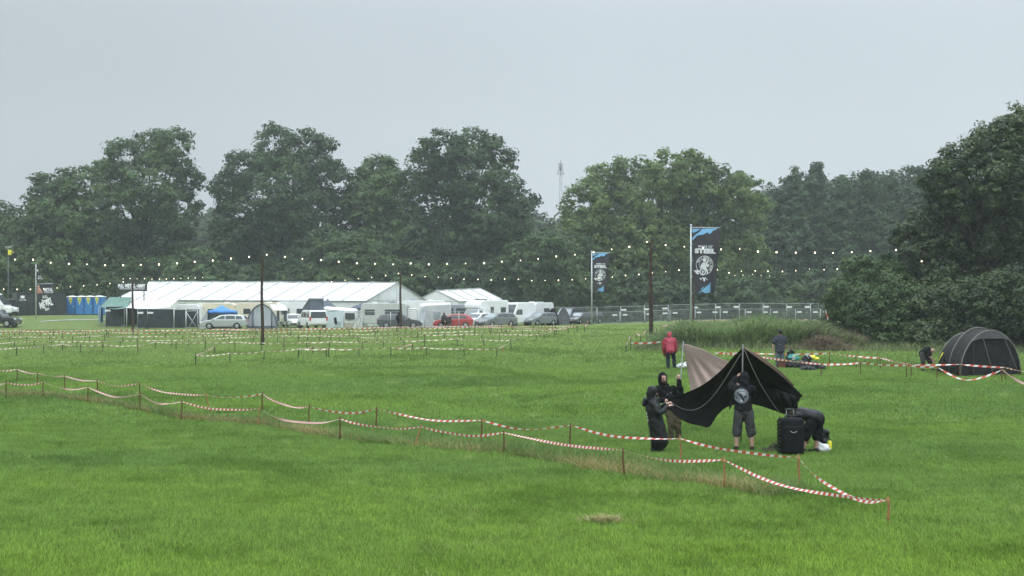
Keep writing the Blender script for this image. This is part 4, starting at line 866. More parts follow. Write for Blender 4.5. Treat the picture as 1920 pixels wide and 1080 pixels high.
# construction fences
pts = [GX(x, 140.2) for x in (668, 732, 796, 860, 924)]
for k in range(4): fence_panel(['see-through fence panel in front of the grey-green caravan', 'see-through fence panel in front of the dark estate car', 'see-through fence panel in front of the pale awning and red car', 'see-through fence panel in front of the motorhome'][k], pts[k]+Vector((.05, 0, 0)), pts[k+1], None, None, 1.75, group='see-through fence panels before the camp')
near_w = ['beside the black boot tent', 'before the dark parked vans', 'just before the smaller flagpole', 'just past the smaller flagpole', 'between smaller flag and tall wooden pole', 'right behind the tall wooden pole', 'between tall wooden pole and larger flagpole', 'just past the larger flagpole', 'second past the larger flagpole', 'third past the larger flagpole', 'fourth past the larger flagpole', 'last before the near bushes']
xs = [1030+44.5*k for k in range(13)]
for k in range(12):
    Y0 = 166-k*.5; fence_panel('galvanised construction fence panel '+near_w[k].replace('right behind', 'directly behind'), GX(xs[k]+.6, Y0), GX(xs[k+1], Y0-.5), None, ([.13] if k % 3 == 0 else [.1, .87] if k % 3 == 1 else None) if k > 2 else None, 2.0, group='front row of construction fence', diag=k in (6, 9))
far_w = ['with both feet behind the smaller flag', 'seen between smaller flag and wooden pole', 'seen behind the wooden pole', 'seen short of the larger flagpole', 'seen behind the larger flagpole', 'seen past the larger flag', 'seen above the reeds middle', 'seen above the far reeds', 'seen above the reeds end', 'half lost behind the near bushes']
xs = [1115+47*k for k in range(11)]
for k in range(10): fence_panel('construction fence panel in the second row, '+far_w[k], GX(xs[k]+.6, 176), GX(xs[k+1], 176), None, [.2] if k % 2 else [.15, .8], 2.0, group='rear row of construction fence')
# flags
def banner_flag(label, px, Y, top, base_h, fx0, fx1, ftop, fbot):
    b = GX(px, Y); o = thing('banner_flag', label, 'flag', b); tp = P(px, top, Y); s = F/Y
    MB().tube([b-b, Vector((0, 0, tp.z-b.z))], [.075, .055], 8).build('pole', M['alu'], o); MB().ell((0, 0, tp.z-b.z+.06), (.09, .09, .09), None, 8, 6).build('finial', M['alu'], o)
    x0, x1 = (fx0-px)/s, (fx1-px)/s; zt = P(px, ftop, Y).z-b.z; zb = P(px, fbot, Y).z-b.z; w, h = x1-x0, zt-zb
    MB().tube([(0, 0, zt+.02), (x1+.05, -.02, zt)], .035, 6).build('cross_arm', M['alu'], o)
    def fn(X, Y_, off=0.0):      # flag drawing units: 350 wide, 840 high, y down
        u, v = X/350.0, Y_/840.0
        x = x0+w*u*(1-.17*v**1.6)+w*.13*v**3*(1-u); z = zt-h*v-.10*h*.12*u*math.sin(PI*v)
        y = -.02+.10*math.sin(u*6.2+v*2.5)*v**.7+.28*v*v*u+.05*math.sin(v*11+u*2)*u
        return Vector((x, y-off, z))
    g = MB().grid([[fn(350*i/16, 840*j/36) for j in range(37)] for i in range(17)]).build('cloth', M['flag'], o)
    top_p = fn
    f = lambda X, Y_: fn(X, Y_, .03)
    def dense(poly): return tri_poly(poly)
    blues = [[(4, 14), (110, 14), (70, 42), (30, 62), (4, 60)], [(125, 14), (335, 6), (300, 26), (258, 38), (262, 52), (230, 74), (205, 76), (212, 56), (180, 66), (140, 88), (160, 62), (96, 92), (130, 66), (60, 104), (6, 165), (6, 130), (50, 82), (100, 48)],
             [(50, 838), (115, 800), (165, 770), (200, 745), (240, 725), (262, 690), (268, 760), (225, 800), (255, 785), (272, 770), (275, 815), (262, 832), (180, 838)], [(95, 790), (150, 752), (140, 772), (110, 792)]]
    for p in blues: decal('blue_print', [dense(p)], f, M['sky'], o)
    def T(s_, x0_, y0_, x1_, y1_, bd=.03, r=0): vs, fs = fit(s_, x0_, -y1_, x1_, -y0_, bd, r); return [(x, -y) for x, y in vs], fs
    sh_ = [T('WHEELS', 75, 222, 195, 250, .04), T('OF', 210, 222, 268, 250, .04), T('STEEL', 34, 262, 312, 326, .07), T('W', 92, 640, 125, 668, .04), T('A', 190, 640, 214, 668, .04)]
    cx, cy, R_ = 168, 475, 121
    sh_ += [disc(cx, cy, R_, R_-6, 40), disc(cx, cy, 78, 74, 32), disc(140, 560, 46, 32, 24)]
    s_ = "YOU'LL NEVER ROLL ALONE"
    for i, ch in enumerate(s_):
        if ch == ' ': continue
        a = math.radians(158-196*i/(len(s_)-1)); vs, fs = text2d(ch, 40, .9); ca, sa = math.cos(a-PI/2), math.sin(a-PI/2)
        sh_.append(([(cx+99*math.cos(a)+x*ca*.8-y*sa, cy-99*math.sin(a)-(x*sa*.8+y*ca)) for x, y in vs], fs))
    sh_ += [disc(165, 410, 25), tri_poly([(130, 450), (150, 438), (185, 440), (200, 425), (215, 396), (228, 402), (215, 440), (196, 470), (190, 500), (215, 545), (225, 580), (205, 585), (185, 540), (150, 520), (128, 505), (118, 520), (104, 512), (112, 480)]),
            tri_poly([(12, 545), (62, 545), (50, 532), (96, 548), (92, 556), (70, 556), (96, 572), (60, 566), (88, 590), (46, 572), (60, 596), (30, 566)]), tri_poly([(125, 545), (140, 552), (156, 545), (150, 570), (140, 590), (131, 570)]), tri_poly([(122, 640), (145, 632), (160, 640), (176, 632), (196, 640), (176, 650), (172, 676), (160, 690), (148, 676), (145, 650)])]
    sh_ += [tri_poly([(190, 470), (225, 455), (235, 480), (215, 500), (195, 500)])]
    decal('white_print', sh_, f, mat('flag_white_print', (.66, .67, .70), .7, .08, 3), o)
    cl = MB()
    for z in np.linspace(zb, zt, 5): cl.box((x0/2, -.01, z), (abs(x0)+.12, .03, .05))
    cl.build('clip', M['alu'], o)
banner_flag('larger black banner flag with a round white emblem and blue corners', 1295.5, 104, 424, 0, 1297.5, 1349, 427, 550)
banner_flag('smaller black banner flag with a round white emblem, nearer the camp', 1109.5, 136, 473, 0, 1111, 1142.5, 474, 547)
def pennant_pole():
    Y = 152; b = GX(67.5, Y); o = thing('flagpole', 'flagpole in front of the container with two dark banners', 'flag', b); s = F/Y
    L = lambda x, y, d=0.0: P(x, y, Y-d)-b
    MB().tube([(0, 0, 0), L(67.5, 496)], [.07, .05], 8).build('pole', M['alu'], o)
    up = MB(); up.grid([[L(68+u*10*(.4+.6*v)+u*1, 501+24*v+(1-v)*u*9, .05+.18*math.sin(u*5+v*2)) for v in np.linspace(0, 1, 7)] for u in np.linspace(0, 1, 9)]); up.build('upper_cloth', M['flag'], o)
    f1 = lambda x, y: L(x, y, .30)
    def T(s_, x0, y0, x1, y1, bd=.03, r=0): vs, fs = fit(s_, x0, -y1, x1, -y0, bd, r); return [(x, -y) for x, y in vs], fs
    decal('white_print', [T('FULL', 71.5, 517, 78, 519.5), T('METAL', 70.5, 520.5, 80, 523.5), tri_poly([(69, 505), (72, 506), (70.5, 511)])], f1, mat('flag_white_print', (.66, .67, .70), .7, .08, 3), o)
    lo = MB(); lo.grid([[L(68+32*u+3*v*u, 533+19*v+u*(-1)+(1-v)*0, .02+.10*math.sin(u*7)) for v in np.linspace(0, 1, 5)] for u in np.linspace(0, 1, 15)]); lw = lo.build('lower_cloth', M['flag'], o)
    MB().tube([L(68, 532.6), L(100, 531.8)], .03, 5).build('cross_arm', M['alu'], o)
    f2 = lambda x, y: L(x, y, .22)
    decal('orange_print', [tri_poly([(69, 536), (73, 534), (75, 540), (79, 546), (80, 551), (77, 550), (74, 547), (73, 551), (70, 550), (70, 544)])], f2, M['orange'], o)
    decal('white_print', [T('METAL', 82, 540, 99.5, 547, .05, .05), thick_line([(83, 549), (100, 548.5)], 1)], f2, mat('flag_white_print', (.66, .67, .70), .7, .08, 3), o)
pennant_pole()
# radio mast far behind, tower light at the picture edge
def mast():
    Y = 330; b = GX(1051, Y); o = thing('radio_mast', 'thin radio mast with antenna panels rising behind the trees', 'mast', b); s = F/Y; z = lambda y: P(1051, y, Y).z-b.z
    m_ = mat('mast_grey', (.22, .24, .26), .6, .1); w_ = .42; mb = MB()
    for a in range(3): mb.tube([(w_*math.cos(a*2.1), w_*math.sin(a*2.1), 0), (w_*.7*math.cos(a*2.1), w_*.7*math.sin(a*2.1), z(325))], .06, 5)
    k = 0; zz = 1.0
    while zz < z(326): mb.tube([(w_*math.cos(k*2.1), w_*math.sin(k*2.1), zz), (w_*.9*math.cos((k+1)*2.1), w_*.9*math.sin((k+1)*2.1), zz+1.1)], .035, 4); k += 1; zz += 1.1
    mb.build('lattice_pole', m_, o); MB().tube([(0, 0, z(327)), (0, 0, z(300))], [.22, .12], 6).build('top_pole', m_, o)
    for dx, y0, y1 in ((-.36, 320, 306), (.36, 320, 306), (-.62, 328, 320.5), (.62, 328, 320.5), (0.05, 329, 321)): MB().box((dx, -.15, (z(y0)+z(y1))/2), (.34, .25, abs(z(y1)-z(y0)))).build('antenna_panel', mat('antenna_grey', (.36, .38, .40), .5), o)
mast()
def tower_light():
    Y = 158; b = GX(15.5, Y); o = thing('work_light', 'yellow work light on a thin pole against the trees', 'lamp', b); h = P(15, 463, Y).z-b.z
    MB().tube([(0, 0, 0), (0, 0, h)], .03, 6).build('pole', mat('mast_grey', (.22, .24, .26), .6, .1), o); q = (P(18.5, 473.5, Y)-b); x = MB().box(q, (.38, .3, .55)).build('lamp_head', M['yellow2'], o); mod(x, 'BEVEL', width=.06, segments=2); MB().box(q+Vector((.35, 0, .05)), (.22, .2, .2)).build('lamp_box', M['brass'], o); MB().tube([(0, 0, q.z), q], .03, 5).build('arm', M['alu'], o); MB().bar((-.4, 0, h), (.4, 0, h), .08).build('crossbar', M['alu'], o)
tower_light()
pth = MB(); rows = []
for i in range(25):
    t = i/24; x, y = -51.5+9.5*t, 149.2+2.9*t+.25*math.sin(t*5); rows.append([Vector((x, y+d, tz(x, y+d)+.05)) for d in np.linspace(-.35, .35, 5)])
pth.grid(rows).build('path', mat('pale_path', (.34, .35, .32), .9, .15, 1.0), kind='structure')
# ================================================================ the strip of rough grass in the shallow ditch, reeds, dry heap
def blade_mesh(name, pos, h, w, lean, mt, tone, seg=1):
    n = len(pos); a = rng.uniform(0, 2*PI, n); la = rng.uniform(0, 2*PI, n); V = np.zeros((n, 5, 3)); T = np.repeat(tone, 5)
    for k, (tt, ww) in enumerate([(0, 1), (0, -1), (.55, .8), (.55, -.8), (1, 0)]):
        off = lean*h*tt*tt
        V[:, k, 0] = pos[:, 0]+np.cos(a)*w*ww/2+np.cos(la)*off; V[:, k, 1] = pos[:, 1]+np.sin(a)*w*ww/2+np.sin(la)*off; V[:, k, 2] = pos[:, 2]+h*(tt-.25*tt*tt*np.minimum(lean, 1))
    b = np.arange(n)[:, None]*5; f = np.concatenate([np.concatenate([b, b+1, b+3], 1), np.concatenate([b, b+3, b+2], 1), np.concatenate([b+2, b+3, b+4], 1)])
    o = npmesh(name, V.reshape(-1, 3), f, mt, {'tone': T}); link(o); o['kind'] = 'stuff'; return o
FRONT = [(-60, 706), (-28, 711), (12, 717), (81, 716), (165, 726), (263, 739), (341, 753), (487, 766), (637, 785), (790, 800), (944, 811), (1168, 844), (1357, 862)]
BACK = [(-50, 689), (-8, 693), (32, 692), (70, 700), (121, 705), (182, 714), (261, 719), (386, 740), (492, 738), (580, 762), (706, 766), (903, 788), (1070, 797), (1275, 822), (1497, 857)]
END = (1665, 937)
def TOP(px, py, h):
    """the point on this sight line that stands h above the ground, nearest first"""
    z = h
    for _ in range(40): Y = F*(CAMZ-z)/(py-HOR); z = .5*z+.5*(tz((px-960)/F*Y, Y)+h)
    Y = F*(CAMZ-z)/(py-HOR); return Vector(((px-960)/F*Y, Y, CAMZ-(py-HOR)/F*Y))
FT = [TOP(x, y, .55) for x, y in FRONT]; BT = [TOP(x, y, .55) for x, y in BACK]; ET = TOP(*END, .37)
def along(poly, t):
    L = [0]
    for a, b in zip(poly, poly[1:]): L.append(L[-1]+(b-a).length)
    s = t*L[-1]
    for k in range(len(poly)-1):
        if s <= L[k+1]: return poly[k].lerp(poly[k+1], (s-L[k])/max(1e-6, L[k+1]-L[k]))
    return poly[-1]
def rough_strip():
    n = 36000; pos = np.zeros((n, 3)); q = np.zeros(n); dn = np.zeros(n)
    fr = FT+[ET]; bk = BT+[ET]
    for i in range(n):
        t = random.random()**.6; u = random.betavariate(1.25, 2.2); a = along(fr, t*.93); b = along(bk, t*.93+.005); w = min(1, 1.9/max(.3, (b-a).length)); p = a.lerp(b, u*w+.04)
        pos[i] = p.x+random.gauss(0, .06), p.y+random.gauss(0, .06), 0; q[i] = u; dn[i] = math.sin(p.y*1.9)*.5+math.sin(p.y*.7+2)*.5
    pos[:, 2] = terr(pos[:, 0], pos[:, 1])-.02
    dry = rng.random(n) < np.clip(.68-q*1.5+.45*dn, .03, .85)
    h = rng.uniform(.14, .40, n); near = np.clip(pos[:, 1]/26, .8, 2.2)
    blade_mesh('dry_grass', pos[dry], h[dry], .011*near[dry], rng.uniform(.2, 1.3, dry.sum()), leafmat('dry_grass_blade', (.22, .18, .065), (.52, .43, .20), .25, .7), rng.uniform(.1, .9, dry.sum()))
    blade_mesh('weedy_grass', pos[~dry], h[~dry]*.95, .014*near[~dry], rng.uniform(.2, 1.0, (~dry).sum()), leafmat('weedy_grass_blade', (.085, .165, .04), (.22, .32, .09), .3, .6), rng.uniform(0, 1, (~dry).sum()))
rough_strip()
def reeds():
    n = 15000; px = 1226+rng.random(n)**.85*384; Yv = rng.uniform(75.5, 82.5, n); X = (px-960)/F*Yv
    edge = np.clip((px-1215)/60, .22, 1)*np.clip((1650-px)/170, .35, 1)
    pos = np.stack([X, Yv, terr(X, Yv)-.05], -1); h = (1.32+.2*np.sin(px*.05)+.25*np.sin(px*.013+1))*edge*rng.uniform(.45, 1.08, n)
    brown = rng.random(n) < np.clip((px-1470)/160, .03, .75)*np.clip(1.2-h*.2, 0, 1)
    for nm, msk, mt in (('reed_bed', ~brown, leafmat('reed_leaf', (.080, .130, .050), (.31, .41, .16), .4, .55)), ('dry_reed_bed', brown, leafmat('dry_reed_leaf', (.060, .050, .034), (.20, .165, .105), .2, .8))):
        P0 = pos[msk]; H = h[msk]; k = len(P0); reps = 5
        base = np.repeat(P0, reps, 0); hh = np.repeat(H, reps); z0 = np.tile(np.array([0, .15, .35, .55, .72]), k)*hh; base[:, 2] += z0
        lf = np.where(z0 > 0, rng.uniform(.45, .9, len(hh)), hh*.95); w = np.where(z0 > 0, rng.uniform(.035, .075, len(hh)), .016); ln = np.where(z0 > 0, rng.uniform(.5, 1.3, len(hh)), rng.uniform(.02, .2, len(hh)))
        blade_mesh(nm, base, lf, w, ln, mt, np.clip(np.repeat(rng.normal(.45, .2, k), reps)+rng.normal(0, .2, len(hh)), 0, 1))
    # straggling weeds at the near edge and a heap of cut dry reed
    m = 5200; px = rng.uniform(1190, 1930, m); Yv = rng.normal(75.5, 1.3, m); X = (px-960)/F*Yv; pos = np.stack([X, Yv, terr(X, Yv)-.03], -1)
    blade_mesh('tall_weeds', pos, rng.uniform(.15, .8, m)*np.where(px < 1260, .9, 1.0), .03+0*px, rng.uniform(.2, 1.1, m), leafmat('tall_weed', (.075, .12, .045), (.25, .28, .13), .3, .6), rng.random(m))
    m = 5000; a = rng.normal(0, 1, (m, 2)); cx = (1545-960)/F*74.5; X = cx+a[:, 0]*.85; Yv = 74.6+a[:, 1]*.45; Z = terr(X, Yv)+np.clip(.72*np.exp(-((X-cx)/1.15)**2-((Yv-74.6)/.8)**2), 0, 2)*rng.random(m)
    blade_mesh('dry_reed_heap', np.stack([X, Yv, Z], -1), rng.uniform(.12, .35, m), .03+0*X, rng.uniform(1.2, 3.0, m), leafmat('dry_heap', (.10, .075, .052), (.29, .23, .16), .15, .9), rng.random(m))
reeds()
def bare_patch():
    c = G(1133, 983.5); n = 420; X = c.x+rng.normal(0, .16, n); Y = c.y+rng.normal(0, .10, n); pos = np.stack([X, Y, terr(X, Y)+.05], -1)
    blade_mesh('straw', pos, rng.uniform(.06, .14, n), .010+0*X, rng.uniform(.8, 2.2, n), leafmat('straw_blade', (.24, .22, .09), (.46, .40, .20), .2, .8), rng.random(n))
bare_patch()
def tussocks():
    P0, T, H = [], [], []
    for _ in range(420):
        y = 14+46*random.random()**1.3; x = random.uniform(-1, 1)*(y*.39+1); k = random.randint(18, 60); r = random.uniform(.08, .28); t = random.choice((.1, .2, .8, .95)); h = random.uniform(.10, .20)
        for _ in range(k): P0.append((x+random.gauss(0, r), y+random.gauss(0, r), 0)); T.append(min(1, max(0, t+random.gauss(0, .12)))); H.append(h*random.uniform(.6, 1.1))
    P0 = np.array(P0); P0[:, 2] = terr(P0[:, 0], P0[:, 1]); n = len(P0)
    blade_mesh('tussock_grass', P0, np.array(H), .010*np.clip(P0[:, 1]/22, .8, 2.2), rng.uniform(.3, 1.1, n), leafmat('tussock_blade', (.10, .20, .045), (.33, .42, .13), .35, .65, spread=.1, spec=.08), np.array(T))
tussocks()
# ================================================================ stakes and barrier tape
def tape_mat(nm='barrier_tape', red=(.62, .075, .045), white=(.80, .78, .74)):
    m = bpy.data.materials.new(nm); m.use_nodes = True; t = m.node_tree; b = t.nodes['Principled BSDF']; b.inputs['Roughness'].default_value = .35
    uv = N(t, 'ShaderNodeUVMap'); sp = N(t, 'ShaderNodeSeparateXYZ'); t.links.new(uv.outputs[0], sp.inputs[0])
    a = N(t, 'ShaderNodeMath', operation='MULTIPLY_ADD', n_1=.35); t.links.new(sp.outputs[1], a.inputs[0]); t.links.new(sp.outputs[0], a.inputs[2])
    fr = N(t, 'ShaderNodeMath', operation='FRACT'); t.links.new(a.outputs[0], fr.inputs[0]); g = N(t, 'ShaderNodeMath', operation='GREATER_THAN', n_1=.5); t.links.new(fr.outputs[0], g.inputs[0])
    x = N(t, 'ShaderNodeMixRGB'); x.inputs[1].default_value = white+(1,); x.inputs[2].default_value = red+(1,); t.links.new(g.outputs[0], x.inputs[0])
    t.links.new(x.outputs[0], b.inputs['Base Color']); tr = N(t, 'ShaderNodeBsdfTranslucent'); t.links.new(x.outputs[0], tr.inputs[0]); ms = N(t, 'ShaderNodeMixShader'); ms.inputs[0].default_value = .25
    t.links.new(b.outputs[0], ms.inputs[1]); t.links.new(tr.outputs[0], ms.inputs[2]); t.links.new(ms.outputs[0], t.nodes['Material Output'].inputs[0]); return m
TAPE = tape_mat(); TAPE2 = tape_mat('faded_barrier_tape', (.36, .19, .12), (.78, .77, .60))
def tape(label, pts, sags, w=.075, stripe=.2, group=None, seg=14, minw=.28, name='barrier_tape', mt=None):
    pts = [Vector(p) for p in pts]; V, UV, Fc = [], [], []; u = 0.0; ph = random.uniform(0, 6); last = None
    for k, (a, b) in enumerate(zip(pts, pts[1:])):
        sg = sags[k] if isinstance(sags, (list, tuple)) else sags*random.uniform(.6, 1.3)
        for i in range(seg+1):
            if i == 0 and k: continue
            t = i/seg; p = a.lerp(b, t); p.z -= 4*sg*t*(1-t)*(1+.12*math.sin(t*7+k))
            if last is not None: u += (p-last).length
            last = p.copy(); tw = 1.6*math.sin(u*.9+ph)+.9*math.sin(u*2.3+ph*2); d = (b-a).normalized(); s_ = d.cross(Vector((0, 0, 1))).normalized(); up = Vector((0, 0, 1))
            # pinched to a cord where it is tied, opening to its full width between
            ww = w*(minw+(1-minw)*min(1, math.sin(PI*t)*2.2)); c = (up*math.cos(tw*.5)+s_*math.sin(tw*.5))*ww/2
            V += [p+c, p-c]; UV += [(u/stripe/2, 0), (u/stripe/2, .5)]
    n = len(V)//2; f = np.array([(2*i, 2*i+1, 2*i+3, 2*i+2) for i in range(n-1)]); o = npmesh(name, np.array([tuple(v) for v in V]), f, mt or TAPE, uv=np.array(UV)); link(o)
    tag(o, label, 'barrier tape', group); return o
STK = {}
def stake(label, top, h, mt, r=.022, group=None, lean=None, cat='stake'):
    top = Vector(top); ln = lean if lean is not None else random.uniform(-.05, .05); base = Vector((top.x-ln*h, top.y+random.uniform(-.04, .04), tz(top.x, top.y)-.05)); key = (mt, r)
    if key not in STK:
        mb = MB(); mb.tube([(0, 0, 0), (0, 0, .33), (.012/1, 0, .66), (0, 0, 1), (0, 0, 1.04)], [r, r, r*.97, r*.9, r*.3], 6); STK[key] = mb.build('tape_stake', M[mt]); o = STK[key]
    else: o = STK[key].copy(); COL.objects.link(o)
    d = top+Vector((0, 0, .03))-base; o.location = base; o.rotation_euler = d.to_track_quat('Z', 'Y').to_euler(); o.scale = (1, 1, d.length)
    return tag(o, label, cat, group)
ordn = ['first', 'second', 'third', 'fourth', 'fifth', 'sixth', 'seventh', 'eighth', 'ninth', 'tenth', 'eleventh', 'twelfth', 'thirteenth', 'fourteenth', 'fifteenth']
tape('red and white tape along the grass-cutting side of the ditch, nearest run of all', FT+[ET], [.12, .12, .10, .14, .17, .16, .12, .24, .12, .12, .06, .10, .18, .34], .052, .062, group='barrier tapes along the ditch')
tape('red and white tape along the campers\' side of the ditch, passing before the people', BT+[ET], [.06, .06, .06, .05, .06, .12, .14, .10, .16, .14, .12, .14, .12, .08, .27], .05, .115, group='barrier tapes along the ditch')
for i, p in enumerate(reversed(FT)): stake('wooden stake of the nearest ditch tape, %s from the corner stake' % ordn[i], p, .55, 'stake' if i in (0, 3, 5, 11) else 'stake2', .021, 'wooden stakes along the ditch', .35 if i == 3 else .12 if i == 5 else None)
for i, p in enumerate(reversed(BT)): stake('wooden stake of the far ditch tape, %s from the corner stake' % ordn[i], p, .55, 'stake' if i in (0, 1, 7) else 'stake2', .021, 'wooden stakes along the ditch', -.28 if i == 7 else None)
stake('orange-brown corner stake where both ditch tapes meet', ET, .37, 'stake', .023)
# camping lanes out in the field
LANES = [
 ([(367, 666), (495, 659), (560, 654), (673, 654), (733, 652), (800, 652), (870, 653.5), (932, 654), (958, 640)], 'nearest lane, its end turning up by the short bare stake'),
 ([(-20, 655), (82, 649), (117, 645), (151, 648), (193, 646), (258, 648), (291, 641), (330, 643), (440, 641), (490, 643), (618, 641), (680, 641), (796, 638), (857, 635), (958, 638), (992, 624)], 'second lane counted from the mown grass'),
 ([(-20, 644), (27, 641), (64, 639), (96, 640), (193, 640), (225, 638), (258, 638), (321, 638), (385, 634), (520, 630), (600, 629), (707, 633), (796, 628), (870, 626), (1005, 627), (1020, 626), (1043, 616)], 'third lane counted from the mown grass'),
 ([(-20, 634), (18, 632), (50, 631), (136, 632), (168, 630), (196, 628), (231, 631), (289, 631), (342, 630), (420, 628), (533, 630), (620, 627), (745, 624), (860, 621), (950, 619), (1040, 619), (1075, 607)], 'fourth lane counted from the mown grass'),
 ([(-20, 625), (75, 625), (117, 624), (204, 623), (310, 624), (420, 624), (545, 622), (655, 620), (760, 616), (880, 614), (962, 614), (1025, 617), (1065, 616)], 'fifth lane counted from the mown grass'),
 ([(-20, 620.5), (100, 620.5), (200, 618), (300, 619), (420, 618.5), (540, 617.5), (660, 615.5), (790, 613), (940, 610), (1000, 612), (1082, 612), (1105, 601)], 'sixth lane, close before the camp'),
 ([(-20, 619), (150, 619.5), (249, 619.5), (380, 617.5), (520, 616), (700, 613.5), (830, 611.5), (960, 609)], 'lane directly at the feet of the camp'),
 ([(560, 654), (587, 650), (612, 654)], 'short slack piece on the nearest lane beside the tall pole'), ([(733, 652), (773, 645)], 'short piece rising to a stake in mid lane'), ([(367, 666), (402, 650)], 'slanting end piece of the nearest lane')]
for k, (ln, lab) in enumerate(LANES):
    tp = []; st = []
    for (x0, y0), (x1, y1) in zip(ln, ln[1:]):
        s = ((y0+y1)/2-HOR)/2.87; n = max(1, round((x1-x0)/s/(1.5 if k < 4 else 2.3)))
        for i in range(n): t = i/n; tp.append(TOP(x0+(x1-x0)*t, y0+(y1-y0)*t+random.uniform(-.5, .5), .50))
    tp.append(TOP(*ln[-1], .50))
    tape('faded tape of the '+lab, tp, .05, .060, .23, 'barrier tapes of the camping lanes', 6, .8, mt=TAPE if k > 3 else TAPE2)
    for p in tp: stake('thin dark stake carrying the tape of a camping lane', p, .55, 'stake3', .024 if k < 4 else .03, 'dark stakes of the camping lanes')
stake('short bare yellowish stake at the end of the nearest lane', TOP(943, 655, .2), .2, 'stake', .04)
# tapes by the reeds, and the two runs past the dome tent
R1 = [(1340, 662), (1405, 662), (1480, 664), (1556, 662), (1605, 668), (1650, 671), (1709, 684), (1800, 683), (1884, 689), (1960, 704)]
R2 = [(1340, 660), (1420, 668), (1540, 683), (1613, 680), (1700, 685), (1757, 688), (1879, 693), (1960, 735)]
r1 = [TOP(x, y, .52) for x, y in R1]; r2 = [TOP(x, y, .52) for x, y in R2]
tape('red and white tape running behind the luggage heap and the dome tent', r1, [.02]*9, .075, .22, 'barrier tapes by the dome tent'); tape('red and white tape sagging in front of the dome tent', r2, [.03, .03, .04, .04, .02, .42, .1], .085, .2, 'barrier tapes by the dome tent')
for i, p in enumerate(r1[1:-1]): stake('thin stake of the tape behind the dome tent, %s from the tall pole tent' % ordn[i], p, .55, 'stake2', .024, 'stakes by the dome tent')
for i, p in enumerate(r2[1:-1]): stake('thin stake of the tape before the dome tent, %s from the tall pole tent' % ordn[i], p, .55, 'stake2', .024, 'stakes by the dome tent')
for k, (ln, lab) in enumerate([([(1174, 647), (1182, 630)], 'ragged tape piece tied low beside the crest stake'), ([(1182, 643), (1240, 641), (1262, 640)], 'tape on the crest leading to the reeds'), ([(1192, 624), (1201, 629), (1213, 617)], 'drooping tape loop beside the tall wooden pole'), ([(1213, 629), (1255, 628)], 'tape running behind the tall wooden pole'), ([(1226, 622), (1231, 612)], 'twisted tape end just past the tall wooden pole'), ([(1240, 612), (1252, 609)], 'slack tape loop between wooden pole and larger flagpole'), ([(1262, 612), (1264, 601), (1280, 613)], 'peaked tape triangle before the larger flagpole'), ([(1274, 597), (1284, 608)], 'bright slanting tape piece beside the larger flagpole'), ([(1290, 602), (1340, 600), (1405, 597), (1455, 587.5), (1540, 583)], 'long tape rising along the construction fence'), ([(1400, 603), (1460, 602), (1515, 599)], 'low tape behind the reed tips'), ([(1096, 613), (1105, 601)], 'tape end hanging by the smaller flagpole')]):
    tp = [TOP(x, y, .45) for x, y in ln]; tape('%s' % lab, tp, .06, .10, .25, 'loose tapes on the crest', 8, .8)
    for i, p in enumerate(tp): stake('low stake on the crest holding loose tape', p, .5, 'stake3', .026, 'stakes on the crest')
tape('red and white tape bunched on the stake at the bush edge', [P(1548, 582, 84), P(1553, 598, 84)], .12, .22, .25, None, 8, .8); stake('stake wrapped with tape at the edge of the rounded bush', P(1551, 583, 84.2), 1.0, 'stake2', .03)
# ================================================================ string lights
def wood_pole(label, px, Y, top, r=.10, ribbed=True):
    b = GX(px, Y); o = thing('wooden_pole', label, 'pole', b); h = P(px, top, Y).z-b.z; mb = MB(); zs = np.linspace(0, h, 12); mb.tube([(.03*math.sin(z*1.3), 0, z-.1*(z == 0)) for z in zs], [r*(1.15-.45*z/h) for z in zs], 9); mb.build('pole', M['wood'], o)
    c = MB()
    for k in range(int(h/.33)): c.tube([(.03+r*math.cos(a)*1.12*(1.12-.45*k*.33/h), r*math.sin(a)*1.12*(1.12-.45*k*.33/h), .5+k*.33+.10*a/6.3) for a in np.linspace(0, 2*PI, 9)], .013, 4, cap=False)
    c.build('cable', M['plastic'], o); MB().tube([(0, -.12, h-.12), (0, .14, h-.12)], .02, 5).build('hook', M['steel'], o); return b+Vector((0, 0, h-.06))
pA = wood_pole('tall dark pole carrying string lights in mid field before the marquee', 491.5, 91.5, 475, .10); pB = wood_pole('thick wooden pole with lights between the two banner flags', 1220, 88.5, 451, .13)
pC = wood_pole('rusty brown pole beside the marquee gable', 751, 139, 511, .12); pD = wood_pole('dark pole with lights in front of the army sign', 249, 131, 524, .11); pE = wood_pole('dark pole hidden behind the larger flagpole', 1299.5, 128, 504, .11)
BULB = mat('lit_bulb', (.9, .8, .6), .3, .02, emit=((1.0, .84, .58), 3.2)); CABLE = mat('light_cable', (.02, .02, .022), .6)
bm_ = MB(); bm_.ell((0, 0, -.03), (.048, .048, .06), None, 8, 6); BULB_ME = bm_.build('bulb', BULB); BULB_DATA = BULB_ME.data; bpy.data.objects.remove(BULB_ME)
sk_ = MB(); sk_.tube([(0, 0, .05), (0, 0, .13)], .03, 6); SO = sk_.build('socket', CABLE); SOCK_DATA = SO.data; bpy.data.objects.remove(SO)
